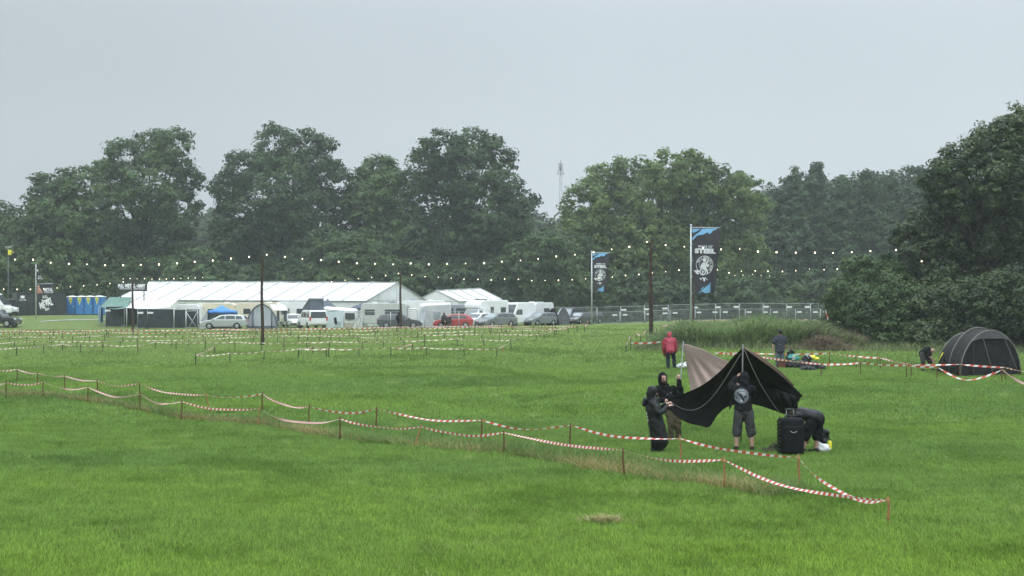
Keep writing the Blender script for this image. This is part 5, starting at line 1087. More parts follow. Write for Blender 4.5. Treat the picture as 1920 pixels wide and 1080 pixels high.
def string(label, pts, Y0, Y1, r=.012, scale=1.0):
    x0, x1 = pts[0][0], pts[-1][0]; w = []
    for x, y in pts:
        t = (x-x0)/(x1-x0); iy = (1/Y0)*(1-t)+(1/Y1)*t; w.append(P(x, y, 1/iy))
    o = thing('string_light', label, 'string lights', w[0], 0, 'strings of bulbs over the field'); og = w[0].copy()
    MB().tube([p+Vector((0, 0, .12)) for p in w], r, 4).build('wire', CABLE, o, og)
    for x, y in pts[:]:
        t = (x-x0)/(x1-x0); iy = (1/Y0)*(1-t)+(1/Y1)*t; p = P(x, y, 1/iy)-og
        if (x, y) in (pts[0], pts[-1]) and abs(y-round(y)) > 0.4: continue
        b = bpy.data.objects.new('bulb', BULB_DATA); link(b, o); b.location = p; k = random.uniform(.62, 1.0)*scale; b.scale = (k, k, k)
        s = bpy.data.objects.new('socket', SOCK_DATA); link(s, b)
string('upper string of bulbs running from the picture edge to the mid-field pole', [(-6, 481), (28, 486), (62, 486), (95, 492), (129, 494), (163, 495), (197, 496.6), (231, 496.6), (264, 496), (298, 495), (332, 493), (365, 490), (399, 487.6), (433, 484), (467, 481), (491, 475.5)], 91, 91.5)
string('long upper string of bulbs between mid-field pole and the thick wooden pole', [(491, 475.5), (500, 477), (534, 481), (567, 485), (602, 487), (635, 490), (669, 493), (703, 494), (737, 495), (770, 493), (804, 495), (838, 494), (873, 493.6), (908, 492.6), (941, 490), (976, 488), (1009, 485), (1043, 480), (1078, 477), (1113, 472), (1147, 467), (1180, 462), (1213, 453), (1220, 451.5)], 91.5, 88.5)
string('upper string of bulbs from the thick wooden pole towards the near tree', [(1220, 451.5), (1248, 459), (1283, 462), (1318, 464), (1352, 467), (1387, 466), (1421, 471), (1456, 472), (1492, 473), (1528, 473), (1562, 473.6), (1597, 472), (1632, 470), (1680, 468), (1728, 489)], 88.5, 84)
string('lower string of bulbs from the picture edge to the pole by the army sign', [(-18, 540), (7, 541.6), (32, 542), (57, 542), (82, 541), (107, 539.6), (132, 537), (157, 535.6), (182, 533.6), (206, 531), (231, 528), (249, 524.5)], 131, 131)
string('faint string of bulbs above the far end of the marquee roof', [(231, 522.6), (244, 522), (257, 522.4), (271, 522), (285, 523), (299, 523), (312, 522.6), (326, 522), (339, 521.4), (353, 521), (366, 520.6), (380, 520)], 150, 156, .008, 1.05)
string('low string of bulbs dipping behind the marquee ridge to the rusty pole', [(249, 524.5), (280, 529), (305, 533), (340, 536.6), (380, 539), (420, 540), (460, 540), (500, 537.6), (535, 534), (571, 530.6), (597, 530), (622, 528), (647, 525), (672, 522), (697, 519.6), (723, 516), (747, 512.4), (751, 511.5)], 131, 139)
string('lower string of bulbs from the rusty pole past the smaller banner flag', [(751, 511.5), (772, 515), (797, 518.4), (822, 519.6), (846, 521), (870, 523), (896, 523.4), (921, 524.6), (946, 522.6), (972, 523.4), (997, 525.6), (1022, 525.4), (1047, 525), (1073, 524), (1098, 522.4), (1123, 521), (1148, 519), (1173, 516), (1198, 514), (1223, 511.4), (1248, 509), (1273, 506), (1299, 504.5)], 139, 128)
string('lower string of bulbs past the larger banner flag towards the bushes', [(1299, 504.5), (1322, 505), (1345, 505.4), (1367, 511), (1390, 508), (1416, 507.4), (1440, 508), (1467, 508.4), (1492, 507), (1518, 504), (1545, 505.4), (1570, 504), (1622, 498)], 128, 120)
string('short faint string of bulbs deep behind the larger banner flag', [(1378, 516), (1393, 515.6), (1411, 514), (1427, 516.4), (1443, 517)], 158, 160, .008, .8)
# ================================================================ people
from mathutils.bvhtree import BVHTree
V3 = Vector
def fuse(mb, voxel, smooth=3):
    """overlapping closed pieces grown into one continuous skin"""
    me = bpy.data.meshes.new('tmp'); me.from_pydata(mb.v, [], mb.f); o = bpy.data.objects.new('tmp', me); COL.objects.link(o)
    m = o.modifiers.new('r', 'REMESH'); m.mode = 'VOXEL'; m.voxel_size = voxel; m.use_smooth_shade = True
    if smooth: s = o.modifiers.new('s', 'SMOOTH'); s.factor = .5; s.iterations = smooth
    dg = bpy.context.evaluated_depsgraph_get(); dg.update(); e = bpy.data.meshes.new_from_object(o.evaluated_get(dg)); bpy.data.objects.remove(o); bpy.data.meshes.remove(me); return e
def put(me, name, mt, parent):
    me.name = name; me.materials.clear(); me.materials.append(mt); o = bpy.data.objects.new(name, me); link(o, parent)
    me.polygons.foreach_set('use_smooth', np.ones(len(me.polygons), bool)); return o
def limb(mb, pts, rs, seg=10, side=None):
    """smooth tapering limb through the joints, rounded ends"""
    pts = [V3(p) for p in pts]; P_, R_ = [], []; n = len(pts)
    for i in range(n-1):
        p0, p1, p2, p3 = pts[max(i-1, 0)], pts[i], pts[i+1], pts[min(i+2, n-1)]
        for k in range(4):
            t = k/4; P_.append(.5*((2*p1)+(p2-p0)*t+(2*p0-5*p1+4*p2-p3)*t*t+(3*p1-p0-3*p2+p3)*t**3))
            a, b = rs[i], rs[i+1]; R_.append(tuple(u+(v-u)*t for u, v in zip(a, b)) if isinstance(a, tuple) else a+(b-a)*t)
    P_.append(pts[-1]); R_.append(rs[-1]); f = lambda r, k: tuple(q*k for q in r) if isinstance(r, tuple) else r*k; sz = lambda r: min(r) if isinstance(r, tuple) else r
    d0 = (P_[0]-P_[1]).normalized(); d1 = (P_[-1]-P_[-2]).normalized()
    P2 = [P_[0]+d0*sz(R_[0])*.75, P_[0]+d0*sz(R_[0])*.45]+P_+[P_[-1]+d1*sz(R_[-1])*.45, P_[-1]+d1*sz(R_[-1])*.75]
    R2 = [f(R_[0], .45), f(R_[0], .82)]+R_+[f(R_[-1], .82), f(R_[-1], .45)]
    return mb.tube(P2, R2, seg, side=side)
def hand(mb, w, fd, pn, thumb, curl=.9, k=1.0):
    """palm at wrist W along FD, palm faces PN, thumb leaves on the THUMB side; five separate bent digits"""
    fd = V3(fd).normalized(); pn = V3(pn); pn = (pn-fd*pn.dot(fd)).normalized(); sd = fd.cross(pn); sd = sd if sd.dot(V3(thumb)) > 0 else -sd; w = V3(w)
    limb(mb, [w, w+fd*.045*k, w+fd*.085*k], [(.027*k, .018*k), (.040*k, .015*k), (.040*k, .013*k)], 10, side=sd)
    for j, L in enumerate((.070, .078, .073, .058)):
        b = w+fd*.085*k+sd*(.030-.020*j)*k; p = [b]; a = 0
        for q, fr in enumerate((.42, .33, .25)): a += curl*(.55 if q == 0 else .8); p.append(p[-1]+(fd*math.cos(a)+pn*math.sin(a))*L*fr*k)
        limb(mb, p, [.0095*k, .009*k, .0085*k, .007*k], 7)
    b = w+fd*.03*k+sd*.034*k; p1 = b+(sd*.75+fd*.55+pn*.25).normalized()*.038*k; p2 = p1+(fd*.8+pn*.7*curl+sd*.1).normalized()*.032*k
    limb(mb, [b, p1, p2], [.013*k, .011*k, .009*k], 7)
def head_shape(mb, c, face, k=1.0, up=None):
    f = V3(face).normalized(); u = V3(up) if up else V3((0, 0, 1)); u = (u-f*u.dot(f)).normalized(); s = f.cross(u); c = V3(c)
    R = Matrix((s, f, u)).transposed()
    mb.ell(c+u*.025*k, (.076*k, .096*k, .098*k), R, 18, 12); limb(mb, [c+f*.012*k-u*.02*k, c+f*.03*k-u*.085*k], [(.062*k, .070*k), (.040*k, .048*k)], 12, side=s)
    limb(mb, [c+f*.092*k+u*.022*k, c+f*.118*k-u*.022*k], [.010*k, .015*k], 7); mb.ell(c+f*.075*k+u*.036*k, (.055*k, .02*k, .014*k), R, 10, 6)
    for sg in (1, -1): mb.ell(c+s*sg*.078*k, (.012*k, .024*k, .034*k), R, 8, 6); mb.ell(c+s*sg*.036*k+f*.072*k-u*.012*k, (.02*k, .016*k, .016*k), R, 8, 6)
    mb.ell(c+f*.088*k-u*.048*k, (.026*k, .012*k, .010*k), R, 8, 6); mb.ell(c+f*.075*k-u*.088*k, (.024*k, .02*k, .018*k), R, 8, 6); return f, u, s
def person(label, base, J, kit, face=(0, -1, 0), up=None, hands=None, k=1.0, vox=.0075, rz=0.0):
    """J: joints in metres from the feet (x across the picture, y away from it, z up); KIT: list of garments"""
    o = thing('person', label, 'person', base, rz); j = {a: V3(b) for a, b in J.items() if a != 'eyes'}; sh = (j['sr']-j['sl']); side = sh.normalized()
    b = MB()
    limb(b, [j['pel']-V3((0, 0, .03)), j['pel'].lerp(j['chest'], .45), j['chest'], j['chest'].lerp(j['neck'], .7)], [(.155*k, .105*k), (.135*k, .095*k), (.165*k, .11*k), (.09*k, .07*k)], 14, side=side)
    limb(b, [j['chest'].lerp(j['neck'], .6), j['neck'], j['head']-V3((0, 0, .03))], [.068*k, .057*k, .055*k], 10)
    fv, uv, sv = head_shape(b, j['head'], face, k, up)
    for q in 'lr':
        limb(b, [j['s'+q].lerp(j['chest'], .3), j['s'+q], j['e'+q], j['h'+q]], [.062*k, .055*k, .042*k, .028*k], 10)
        limb(b, [j['hip'+q], j['k'+q], j['k'+q].lerp(j['a'+q], .35), j['a'+q]], [.085*k, .058*k, .054*k, .036*k], 10)
        a = j['a'+q]; t = V3(J.get('t'+q, (a.x+.02, a.y-.15, .03))); t.z = .035; limb(b, [a-V3((0, 0, .0)), V3((a.x, a.y, .05)).lerp(t, -.12), t], [.036*k, .040*k, .030*k], 8)
        hd = (hands or {}).get(q) or ((j['h'+q]-j['e'+q]), (0, 1, 0), (0, 0, 1), .6); hand(b, j['h'+q], *hd, k=k)
    put(fuse(b, vox, 2), 'body', M['skin'], o); res = {}
    for g in kit:
        kind, mt = g[0], M[g[1]]; c = MB(); x = g[2] if len(g) > 2 else {}; e = x.get('ease', .028)*k; nm = x.get('name', kind)
        if kind in ('jacket', 'shirt'):
            low = j['pel'].lerp(j['chest'], x.get('hem', -.1))
            limb(c, [low, j['pel'].lerp(j['chest'], .45), j['chest'], j['chest'].lerp(j['neck'], .75)], [(.165*k+e, .115*k+e), (.155*k+e, .110*k+e), (.175*k+e, .115*k+e), (.09*k+e, .07*k+e)], 16, side=side)
            for q in 'lr':
                if x.get('short'): m_ = j['s'+q].lerp(j['e'+q], .75); limb(c, [j['s'+q].lerp(j['chest'], .35), j['s'+q], m_], [.07*k+e, .06*k+e, .058*k+e], 12)
                elif x.get('vest'): limb(c, [j['s'+q].lerp(j['chest'], .35), j['s'+q]], [.07*k+e, .062*k+e], 12)
                else: limb(c, [j['s'+q].lerp(j['chest'], .35), j['s'+q], j['e'+q], j['h'+q]-(j['h'+q]-j['e'+q]).normalized()*.02], [.07*k+e, .062*k+e, .050*k+e, .036*k+e*.7], 12)
        elif kind in ('trousers', 'shorts'):
            limb(c, [j['pel']-V3((0, 0, .01)), j['pel']-V3((0, 0, .08))], [(.148*k+e, .098*k+e), (.148*k+e, .104*k+e)], 14, side=side)
            for q in 'lr':
                kn, an = j['k'+q], j['a'+q]
                if kind == 'shorts': limb(c, [j['hip'+q], kn.lerp(j['hip'+q], .3), kn.lerp(an, x.get('leg', .25))], [.095*k+e, .080*k+e, .076*k+e], 12)
                else: limb(c, [j['hip'+q], kn, kn.lerp(an, .5), an+V3((0, 0, .0))], [.09*k+e, .068*k+e, .058*k+e, .050*k+e], 12)
        elif kind == 'coat':
            pts = x['pts']; limb(c, [V3(p[:3]) for p in pts], [(p[3], p[4]) for p in pts], 22, side=side)
            for q in 'lr': limb(c, [j['s'+q].lerp(j['chest'], .35), j['s'+q], j['e'+q], j['h'+q]-(j['h'+q]-j['e'+q]).normalized()*.03], [.085*k, .080*k, .072*k, .055*k], 12)
        elif kind == 'hood':
            h = j['head']+uv*.02-fv*.022; R = Matrix((sv, fv, uv)).transposed(); c.ell(h, (.108*k, .122*k, .140*k), R, 18, 12); limb(c, [h-uv*.05-fv*.03, j['neck']-fv*.03, j['neck'].lerp(j['chest'], .3)], [(.10*k, .10*k), (.10*k, .10*k), (.14*k, .11*k)], 12, side=sv)
            if x.get('open'):
                me = fuse(c, .012, 3); bm = bmesh.new(); bm.from_mesh(me); cut = [f_ for f_ in bm.faces if (lambda d: d.dot(fv) > .045*k and abs(d.dot(sv)) < .072*k and -.13*k < d.dot(uv) < .105*k)(f_.calc_center_median()-j['head'])]
                bmesh.ops.delete(bm, geom=cut, context='FACES'); bm.to_mesh(me); bm.free(); ho = put(me, nm, mt, o); mod(ho, 'SOLIDIFY', thickness=.012, offset=0); res[nm] = ho; continue
        elif kind == 'hair': h = j['head']+uv*.032-fv*.012; R = Matrix((sv, fv, uv)).transposed(); c.ell(h, (.086*k, .103*k, .100*k), R, 16, 10)
        elif kind == 'cap': h = j['head']+uv*.06; R = Matrix((sv, fv, uv)).transposed(); c.ell(h, (.088*k, .105*k, .075*k), R, 16, 10); c.ell(h+fv*.11-uv*.01, (.06*k, .07*k, .012*k), R, 12, 6)
        elif kind == 'beard': R = Matrix((sv, fv, uv)).transposed(); h = j['head']; c.ell(h+fv*.058*k-uv*.082*k, (.058*k, .052*k, .048*k), R, 14, 8); c.ell(h+fv*.098*k-uv*.035*k, (.03*k, .012*k, .008*k), R, 10, 6)
        elif kind == 'belt': p = j['pel']-V3((0, 0, .045)); limb(c, [p, p+V3((0, 0, .03))], [(.148*k+e, .100*k+e)]*2, 16, side=side)
        elif kind == 'shoes':
            for q in 'lr':
                c1 = MB(); a = j['a'+q]; t = V3(J.get('t'+q, (a.x+.02, a.y-.15, .03))); t.z = .045; limb(c1, [V3((a.x, a.y, a.z+.02)), V3((a.x, a.y, .06)).lerp(t, -.15), t.lerp(V3((a.x, a.y, .05)), -.12)], [.048*k, .054*k, .045*k], 10); put(fuse(c1, .012, 2), 'shoe', mt, o)
            continue
        me = fuse(c, x.get('vox', .014), x.get('smooth', 4)); v = np.empty(len(me.vertices)*3); me.vertices.foreach_get('co', v); v = v.reshape(-1, 3); nn = np.empty(len(me.vertices)*3); me.vertices.foreach_get('normal', nn); nn = nn.reshape(-1, 3); fo = x.get('fold', .008)
        d = fo*(np.sin(v[:, 0]*23+np.sin(v[:, 2]*17)*2+v[:, 1]*11)*.6+np.sin(v[:, 2]*38+v[:, 0]*21+np.sin(v[:, 1]*25))*.5); me.vertices.foreach_set('co', (v+nn*d[:, None]).ravel()); res[nm] = put(me, nm, mt, o)
    if J.get('eyes'):
        for sg in (1, -1): MB().ell(j['head']+sv*sg*.033*k+fv*.086*k+uv*.012*k, (.014, .010, .008), Matrix((sv, fv, uv)).transposed(), 8, 6).build('eye', M['hair'], o); MB().ell(j['head']+sv*sg*.034*k+fv*.090*k+uv*.036*k, (.022, .008, .005), Matrix((sv, fv, uv)).transposed(), 8, 6).build('eyebrow', M['hair'], o)
        MB().ell(j['head']+fv*.102*k-uv*.052*k, (.02, .007, .005), Matrix((sv, fv, uv)).transposed(), 8, 6).build('mouth', mat('lips', (.30, .12, .10), .5), o)
    o['_r'] = 0; del o['_r']; return o, res
def drape(name, shapes, fn, target, mt, parent, d=(0, 1, 0), off=.006):
    """flat print laid on a garment's surface along D"""
    me = target.data; bv = BVHTree.FromPolygons([v.co.copy() for v in me.vertices], [tuple(p.vertices) for p in me.polygons]); mb = MB(); d = V3(d)
    for vs, fs in shapes:
        q = []
        for x, y in vs: p = V3(fn(x, y)); hit = bv.ray_cast(p-d*1.5, d); q.append((hit[0] if hit[0] is not None else p)-d*off)
        mb.add(q, fs, 0, True)
    return mb.build(name, mt, parent)
def disc_fill(x, y, r, rings=5, n=24):
    vs = [(x, y)]; fs = []
    for i in range(1, rings+1): vs += [(x+r*i/rings*math.cos(2*PI*k/n), y+r*i/rings*math.sin(2*PI*k/n)) for k in range(n)]
    for k in range(n): fs.append((0, 1+k, 1+(k+1) % n))
    for i in range(rings-1):
        for k in range(n): a = 1+i*n+k; b = 1+i*n+(k+1) % n; fs.append((a, a+n, b+n, b))
    return vs, fs
# --- the man with his back to us under the front pole
B3 = G(1394, 848); s3 = F/B3.y
p3, r3 = person('person in black hooded jacket with round grey back print, holding the front tent pole', B3, dict(pel=(0, 0, .92), chest=(-.02, .06, 1.27), neck=(.03, .11, 1.46), head=(.045, .15, 1.585), sl=(-.19, .06, 1.37), sr=(.19, .06, 1.37), el=(-.21, .30, 1.44), er=(.21, .30, 1.22), hl=(-.075, .40, 1.61), hr=(-.01, .42, 1.40), hipl=(-.09, 0, .88), hipr=(.10, 0, .88), kl=(-.135, .03, .47), kr=(.165, .0, .47), al=(-.155, 0, .085), ar=(.185, -.03, .085), tl=(-.17, .16, .03), tr=(.21, .13, .03)),
    [('jacket', 'bcloth', dict(hem=-.04, ease=.035, fold=.008)), ('hood', 'bcloth'), ('shorts', 'shorts', dict(leg=.16, ease=.028, fold=.008)), ('belt', 'plastic', dict(ease=.042)), ('shoes', 'shoe')], face=(-.15, 1, -.1), hands={'l': ((.5, .25, .8), (.9, .2, -.3), (0, -.2, 1), 1.15), 'r': ((-.6, .2, .7), (-.6, .5, -.2), (0, -.2, 1), 1.15)})
ex, ez, er_ = -.055, 1.235, .160; idn = lambda x, y: (x, 0, y)
pr = drape('back_print', [disc_fill(ex, ez, er_)], idn, r3['jacket'], M['patch'], p3)
drape('print_mark', [thick_line([(ex-.09, ez+.07), (ex-.02, ez+.01), (ex+.02, ez-.05), (ex+.05, ez-.11)], .035), disc(ex+.075, ez-.02, .03, .012, 12), thick_line([(ex-.10, ez-.03), (ex-.10, ez-.06)], .03)], idn, r3['jacket'], M['bcloth'], pr, off=.009)
drape('print_mark', [disc(ex-.01, ez-.105, .02, 0.002, 12), thick_line([(ex-.02, ez+.065), (ex+.07, ez+.055)], .02), thick_line([(ex-.05, ez+.115), (ex+.05, ez+.12)], .014), thick_line([(ex+.02, ez+.02), (ex+.09, ez+.02)], .012)], idn, r3['jacket'], M['gcloth'], pr, off=.009)
# --- bearded man facing us at the back pole
B2 = G(1257, 826)
p2, r2_ = person('bearded person in a black hooded top and khaki trousers, gripping the back tent pole', B2, dict(pel=(.03, .02, .82), chest=(-.10, .02, 1.12), neck=(-.16, .0, 1.32), head=(-.175, -.02, 1.445), sl=(-.33, .0, 1.20), sr=(.09, .02, 1.20), el=(-.38, -.10, .94), er=(.235, -.03, 1.07), hl=(-.16, -.27, .98), hr=(.185, -.09, 1.43), hipl=(-.06, .02, .80), hipr=(.12, .02, .80), kl=(.0, -.04, .44), kr=(.165, .0, .44), al=(.02, 0, .085), ar=(.20, .04, .085), eyes=1),
    [('jacket', 'bcloth', dict(hem=-.15, ease=.032, fold=.009)), ('hood', 'bcloth', dict(open=1)), ('beard', 'hair', dict(vox=.008, fold=.003)), ('trousers', 'khaki', dict(ease=.022)), ('shoes', 'shoe')], face=(.35, -1, -.12), hands={'r': ((-.1, -.2, 1), (.3, .9, .2), (-.4, .2, 1), 1.15), 'l': ((.7, -.4, -.2), (0, .5, -1), (0, -1, .2), .9)}, k=.97)
drape('chest_print', [tri_poly([(.0, 1.13), (.03, 1.15), (.05, 1.12), (.03, 1.10)]), thick_line([(-.07, 1.05), (-.05, 1.10)], .012)], lambda x, y: (x-.03, 0, y), r2_['jacket'], M['patch'], p2)
# --- the one in the long rain coat
B1 = G(1228, 851)
p1, r1_ = person('person in a long black raincoat with hood up, side-on, holding the slack tent edge', B1, dict(pel=(.03, 0, .74), chest=(-.045, 0, 1.01), neck=(-.06, 0, 1.17), head=(-.045, .0, 1.315), sl=(-.06, .17, 1.10), sr=(-.05, -.17, 1.10), el=(.07, .24, .93), er=(.06, -.27, .90), hl=(.26, .13, 1.07), hr=(.27, -.14, 1.03), hipl=(.02, .08, .72), hipr=(.02, -.08, .72), kl=(.04, .09, .42), kr=(.0, -.09, .42), al=(.05, .10, .085), ar=(-.04, -.08, .085), tl=(.20, .10, .03), tr=(.10, -.09, .03)),
    [('coat', 'rain', dict(pts=[(-.05, 0, 1.13, .15, .12), (-.045, 0, 1.0, .215, .165), (.0, 0, .78, .215, .165), (.06, 0, .50, .235, .185), (.10, 0, .30, .255, .195), (.105, 0, .25, .25, .19)], fold=.006, smooth=5)), ('hood', 'rain', dict(fold=.006)), ('trousers', 'rain', dict(ease=.02)), ('shoes', 'shoe')], face=(1, .15, -.25), hands={'l': ((.9, -.2, .3), (0, .2, -1), (0, -1, .2), .9), 'r': ((.9, .2, .35), (0, .3, -1), (0, 1, .3), .9)}, k=.92)
lump_ = MB(); limb(lump_, [(-.20, .0, 1.16), (-.235, 0, 1.05)], [(.12, .06), (.09, .05)], 12, side=(0, 1, 0)); put(fuse(lump_, .012, 3), 'spare_hood', M['rain'], p1)
drape('back_print', [thick_line([(-.08, .88), (-.03, .87)], .05), thick_line([(-.08, .80), (-.02, .79)], .03), thick_line([(-.08, .73), (-.04, .72)], .05)], lambda x, y: (-1, x, y), r1_['coat'], M['ink'], p1, d=(1, 0, 0))
# --- bent over behind the suitcase
B4 = G(1519, 852)
person('person bent double in a black vest and black shorts beside the tall suitcase', B4, dict(pel=(.14, -.02, .80), chest=(-.16, .14, .86), neck=(-.30, .20, .81), head=(-.345, .24, .78), sl=(-.25, .0, .82), sr=(-.15, .30, .82), el=(-.28, .06, .55), er=(-.05, .36, .56), hl=(-.16, .16, .34), hr=(-.02, .30, .34), hipl=(.06, -.08, .78), hipr=(.20, .02, .78), kl=(-.10, -.05, .44), kr=(.16, .05, .44), al=(-.16, -.03, .085), ar=(.13, .05, .085), tl=(-.28, .06, .03), tr=(.0, .14, .03)),
    [('jacket', 'rain', dict(vest=1, hem=-.05, ease=.035, fold=.008)), ('hair', 'hair'), ('shorts', 'bcloth', dict(leg=.18, ease=.03)), ('shoes', 'shoe')], face=(-.6, .3, -.7), up=(-.7, .3, .6), k=1.02)
# --- farther people
def stand(h=1.0, lean=(0, 0), arm=((-.30, .0, .80), (.30, 0, .80)), spread=.10):
    lx, ly = lean; return dict(pel=(0, 0, .90*h), chest=(lx*.6, ly*.6, 1.26*h), neck=(lx, ly, 1.45*h), head=(lx*1.1, ly*1.2, 1.58*h), sl=(lx*.8-.19, ly*.8, 1.36*h), sr=(lx*.8+.19, ly*.8, 1.36*h), el=(-.25, .02, 1.08*h), er=(.25, .02, 1.08*h), hl=arm[0], hr=arm[1], hipl=(-.09, 0, .87*h), hipr=(.09, 0, .87*h), kl=(-spread*1.1, 0, .48*h), kr=(spread*1.1, 0, .48*h), al=(-spread, 0, .085), ar=(spread*1.2, 0, .085))
j5 = stand(.95, (.0, .24), ((-.22, .35, .62), (.22, .38, .66))); j5.update(pel=(0, 0, .84), el=(-.26, .22, .93), er=(.27, .24, .93), al=(-.10, .0, .085), ar=(.19, .1, .085), kl=(-.10, .08, .45), kr=(.17, .12, .45), tl=(-.1, .15, 0), tr=(.2, .25, 0))
person('person in a crimson hooded jacket and dark trousers leaning away near the reeds', G(1257, 692), j5, [('jacket', 'redj', dict(ease=.045, hem=-.12)), ('hood', 'redj'), ('trousers', 'navy', dict(ease=.024)), ('shoes', 'shoe')], face=(.3, 1, -.4), vox=.010)
j6 = stand(1.0, (.03, .05), ((-.32, -.02, .80), (.24, .12, .86))); j6.update(el=(-.29, -.02, 1.08), tl=(-.12, .14, 0), tr=(.12, .15, 0))
person('person in a dark cap, slate shirt and jeans standing beside the luggage heap', G(1462, 691), j6, [('shirt', 'shirt', dict(short=1, ease=.05, hem=-.35)), ('hair', 'hair'), ('cap', 'navy'), ('trousers', 'jeans', dict(ease=.03)), ('shoes', 'pale')], face=(.1, 1, -.25), vox=.010)
person('bald person stooping in a black shirt next to the dome tent', G(1737, 697), dict(pel=(-.17, .05, .78), chest=(.03, -.02, .96), neck=(.15, -.07, .93), head=(.20, -.12, .90), sl=(.03, -.20, .93), sr=(.10, .16, .93), el=(.05, -.28, .66), er=(.22, .1, .65), hl=(.24, -.22, .52), hr=(.26, 0, .50), hipl=(-.2, -.06, .76), hipr=(-.16, .14, .76), kl=(-.17, -.10, .44), kr=(.22, .2, .44), al=(-.17, -.05, .085), ar=(.36, .22, .085), tl=(-.02, -.12, 0), tr=(.5, .14, 0)),
    [('jacket', 'bcloth', dict(short=1, ease=.03, hem=-.05)), ('shorts', 'shorts', dict(leg=.12)), ('shoes', 'shoe')], face=(.35, -.6, -.75), up=(.5, -.4, .6), vox=.010)
j8 = stand(1.0, (.05, -.02), ((-.20, .1, .86), (.30, -.05, .80)), .14); j8.update(al=(-.22, 0, .085), ar=(.26, .1, .085), tl=(-.06, 0, 0), tr=(.42, .1, 0), kl=(-.08, 0, .48), kr=(.16, 0, .48))
person('person in black walking past the dark estate car at the camp edge', GX(748, 139.6), j8, [('jacket', 'bcloth', dict(ease=.05, hem=-.4)), ('hood', 'bcloth'), ('trousers', 'navy', dict(ease=.02)), ('shoes', 'shoe')], face=(1, -.1, -.1), vox=.016)
j9 = stand(.92, (-.08, .0), ((-.05, -.3, .75), (.12, -.28, .75)), .12); j9.update(el=(-.26, -.12, .95), er=(.2, -.12, .95))
person('person in a black poncho by the red car with a folding chair', GX(834, 139.8), j9, [('coat', 'rain', dict(pts=[(-.08, 0, 1.3, .16, .12), (-.06, 0, 1.1, .30, .2), (-.02, 0, .8, .38, .26), (.0, 0, .62, .40, .28)])), ('hood', 'rain'), ('trousers', 'khaki', dict(ease=.02)), ('shoes', 'shoe')], face=(-.2, -1, -.1), vox=.016)
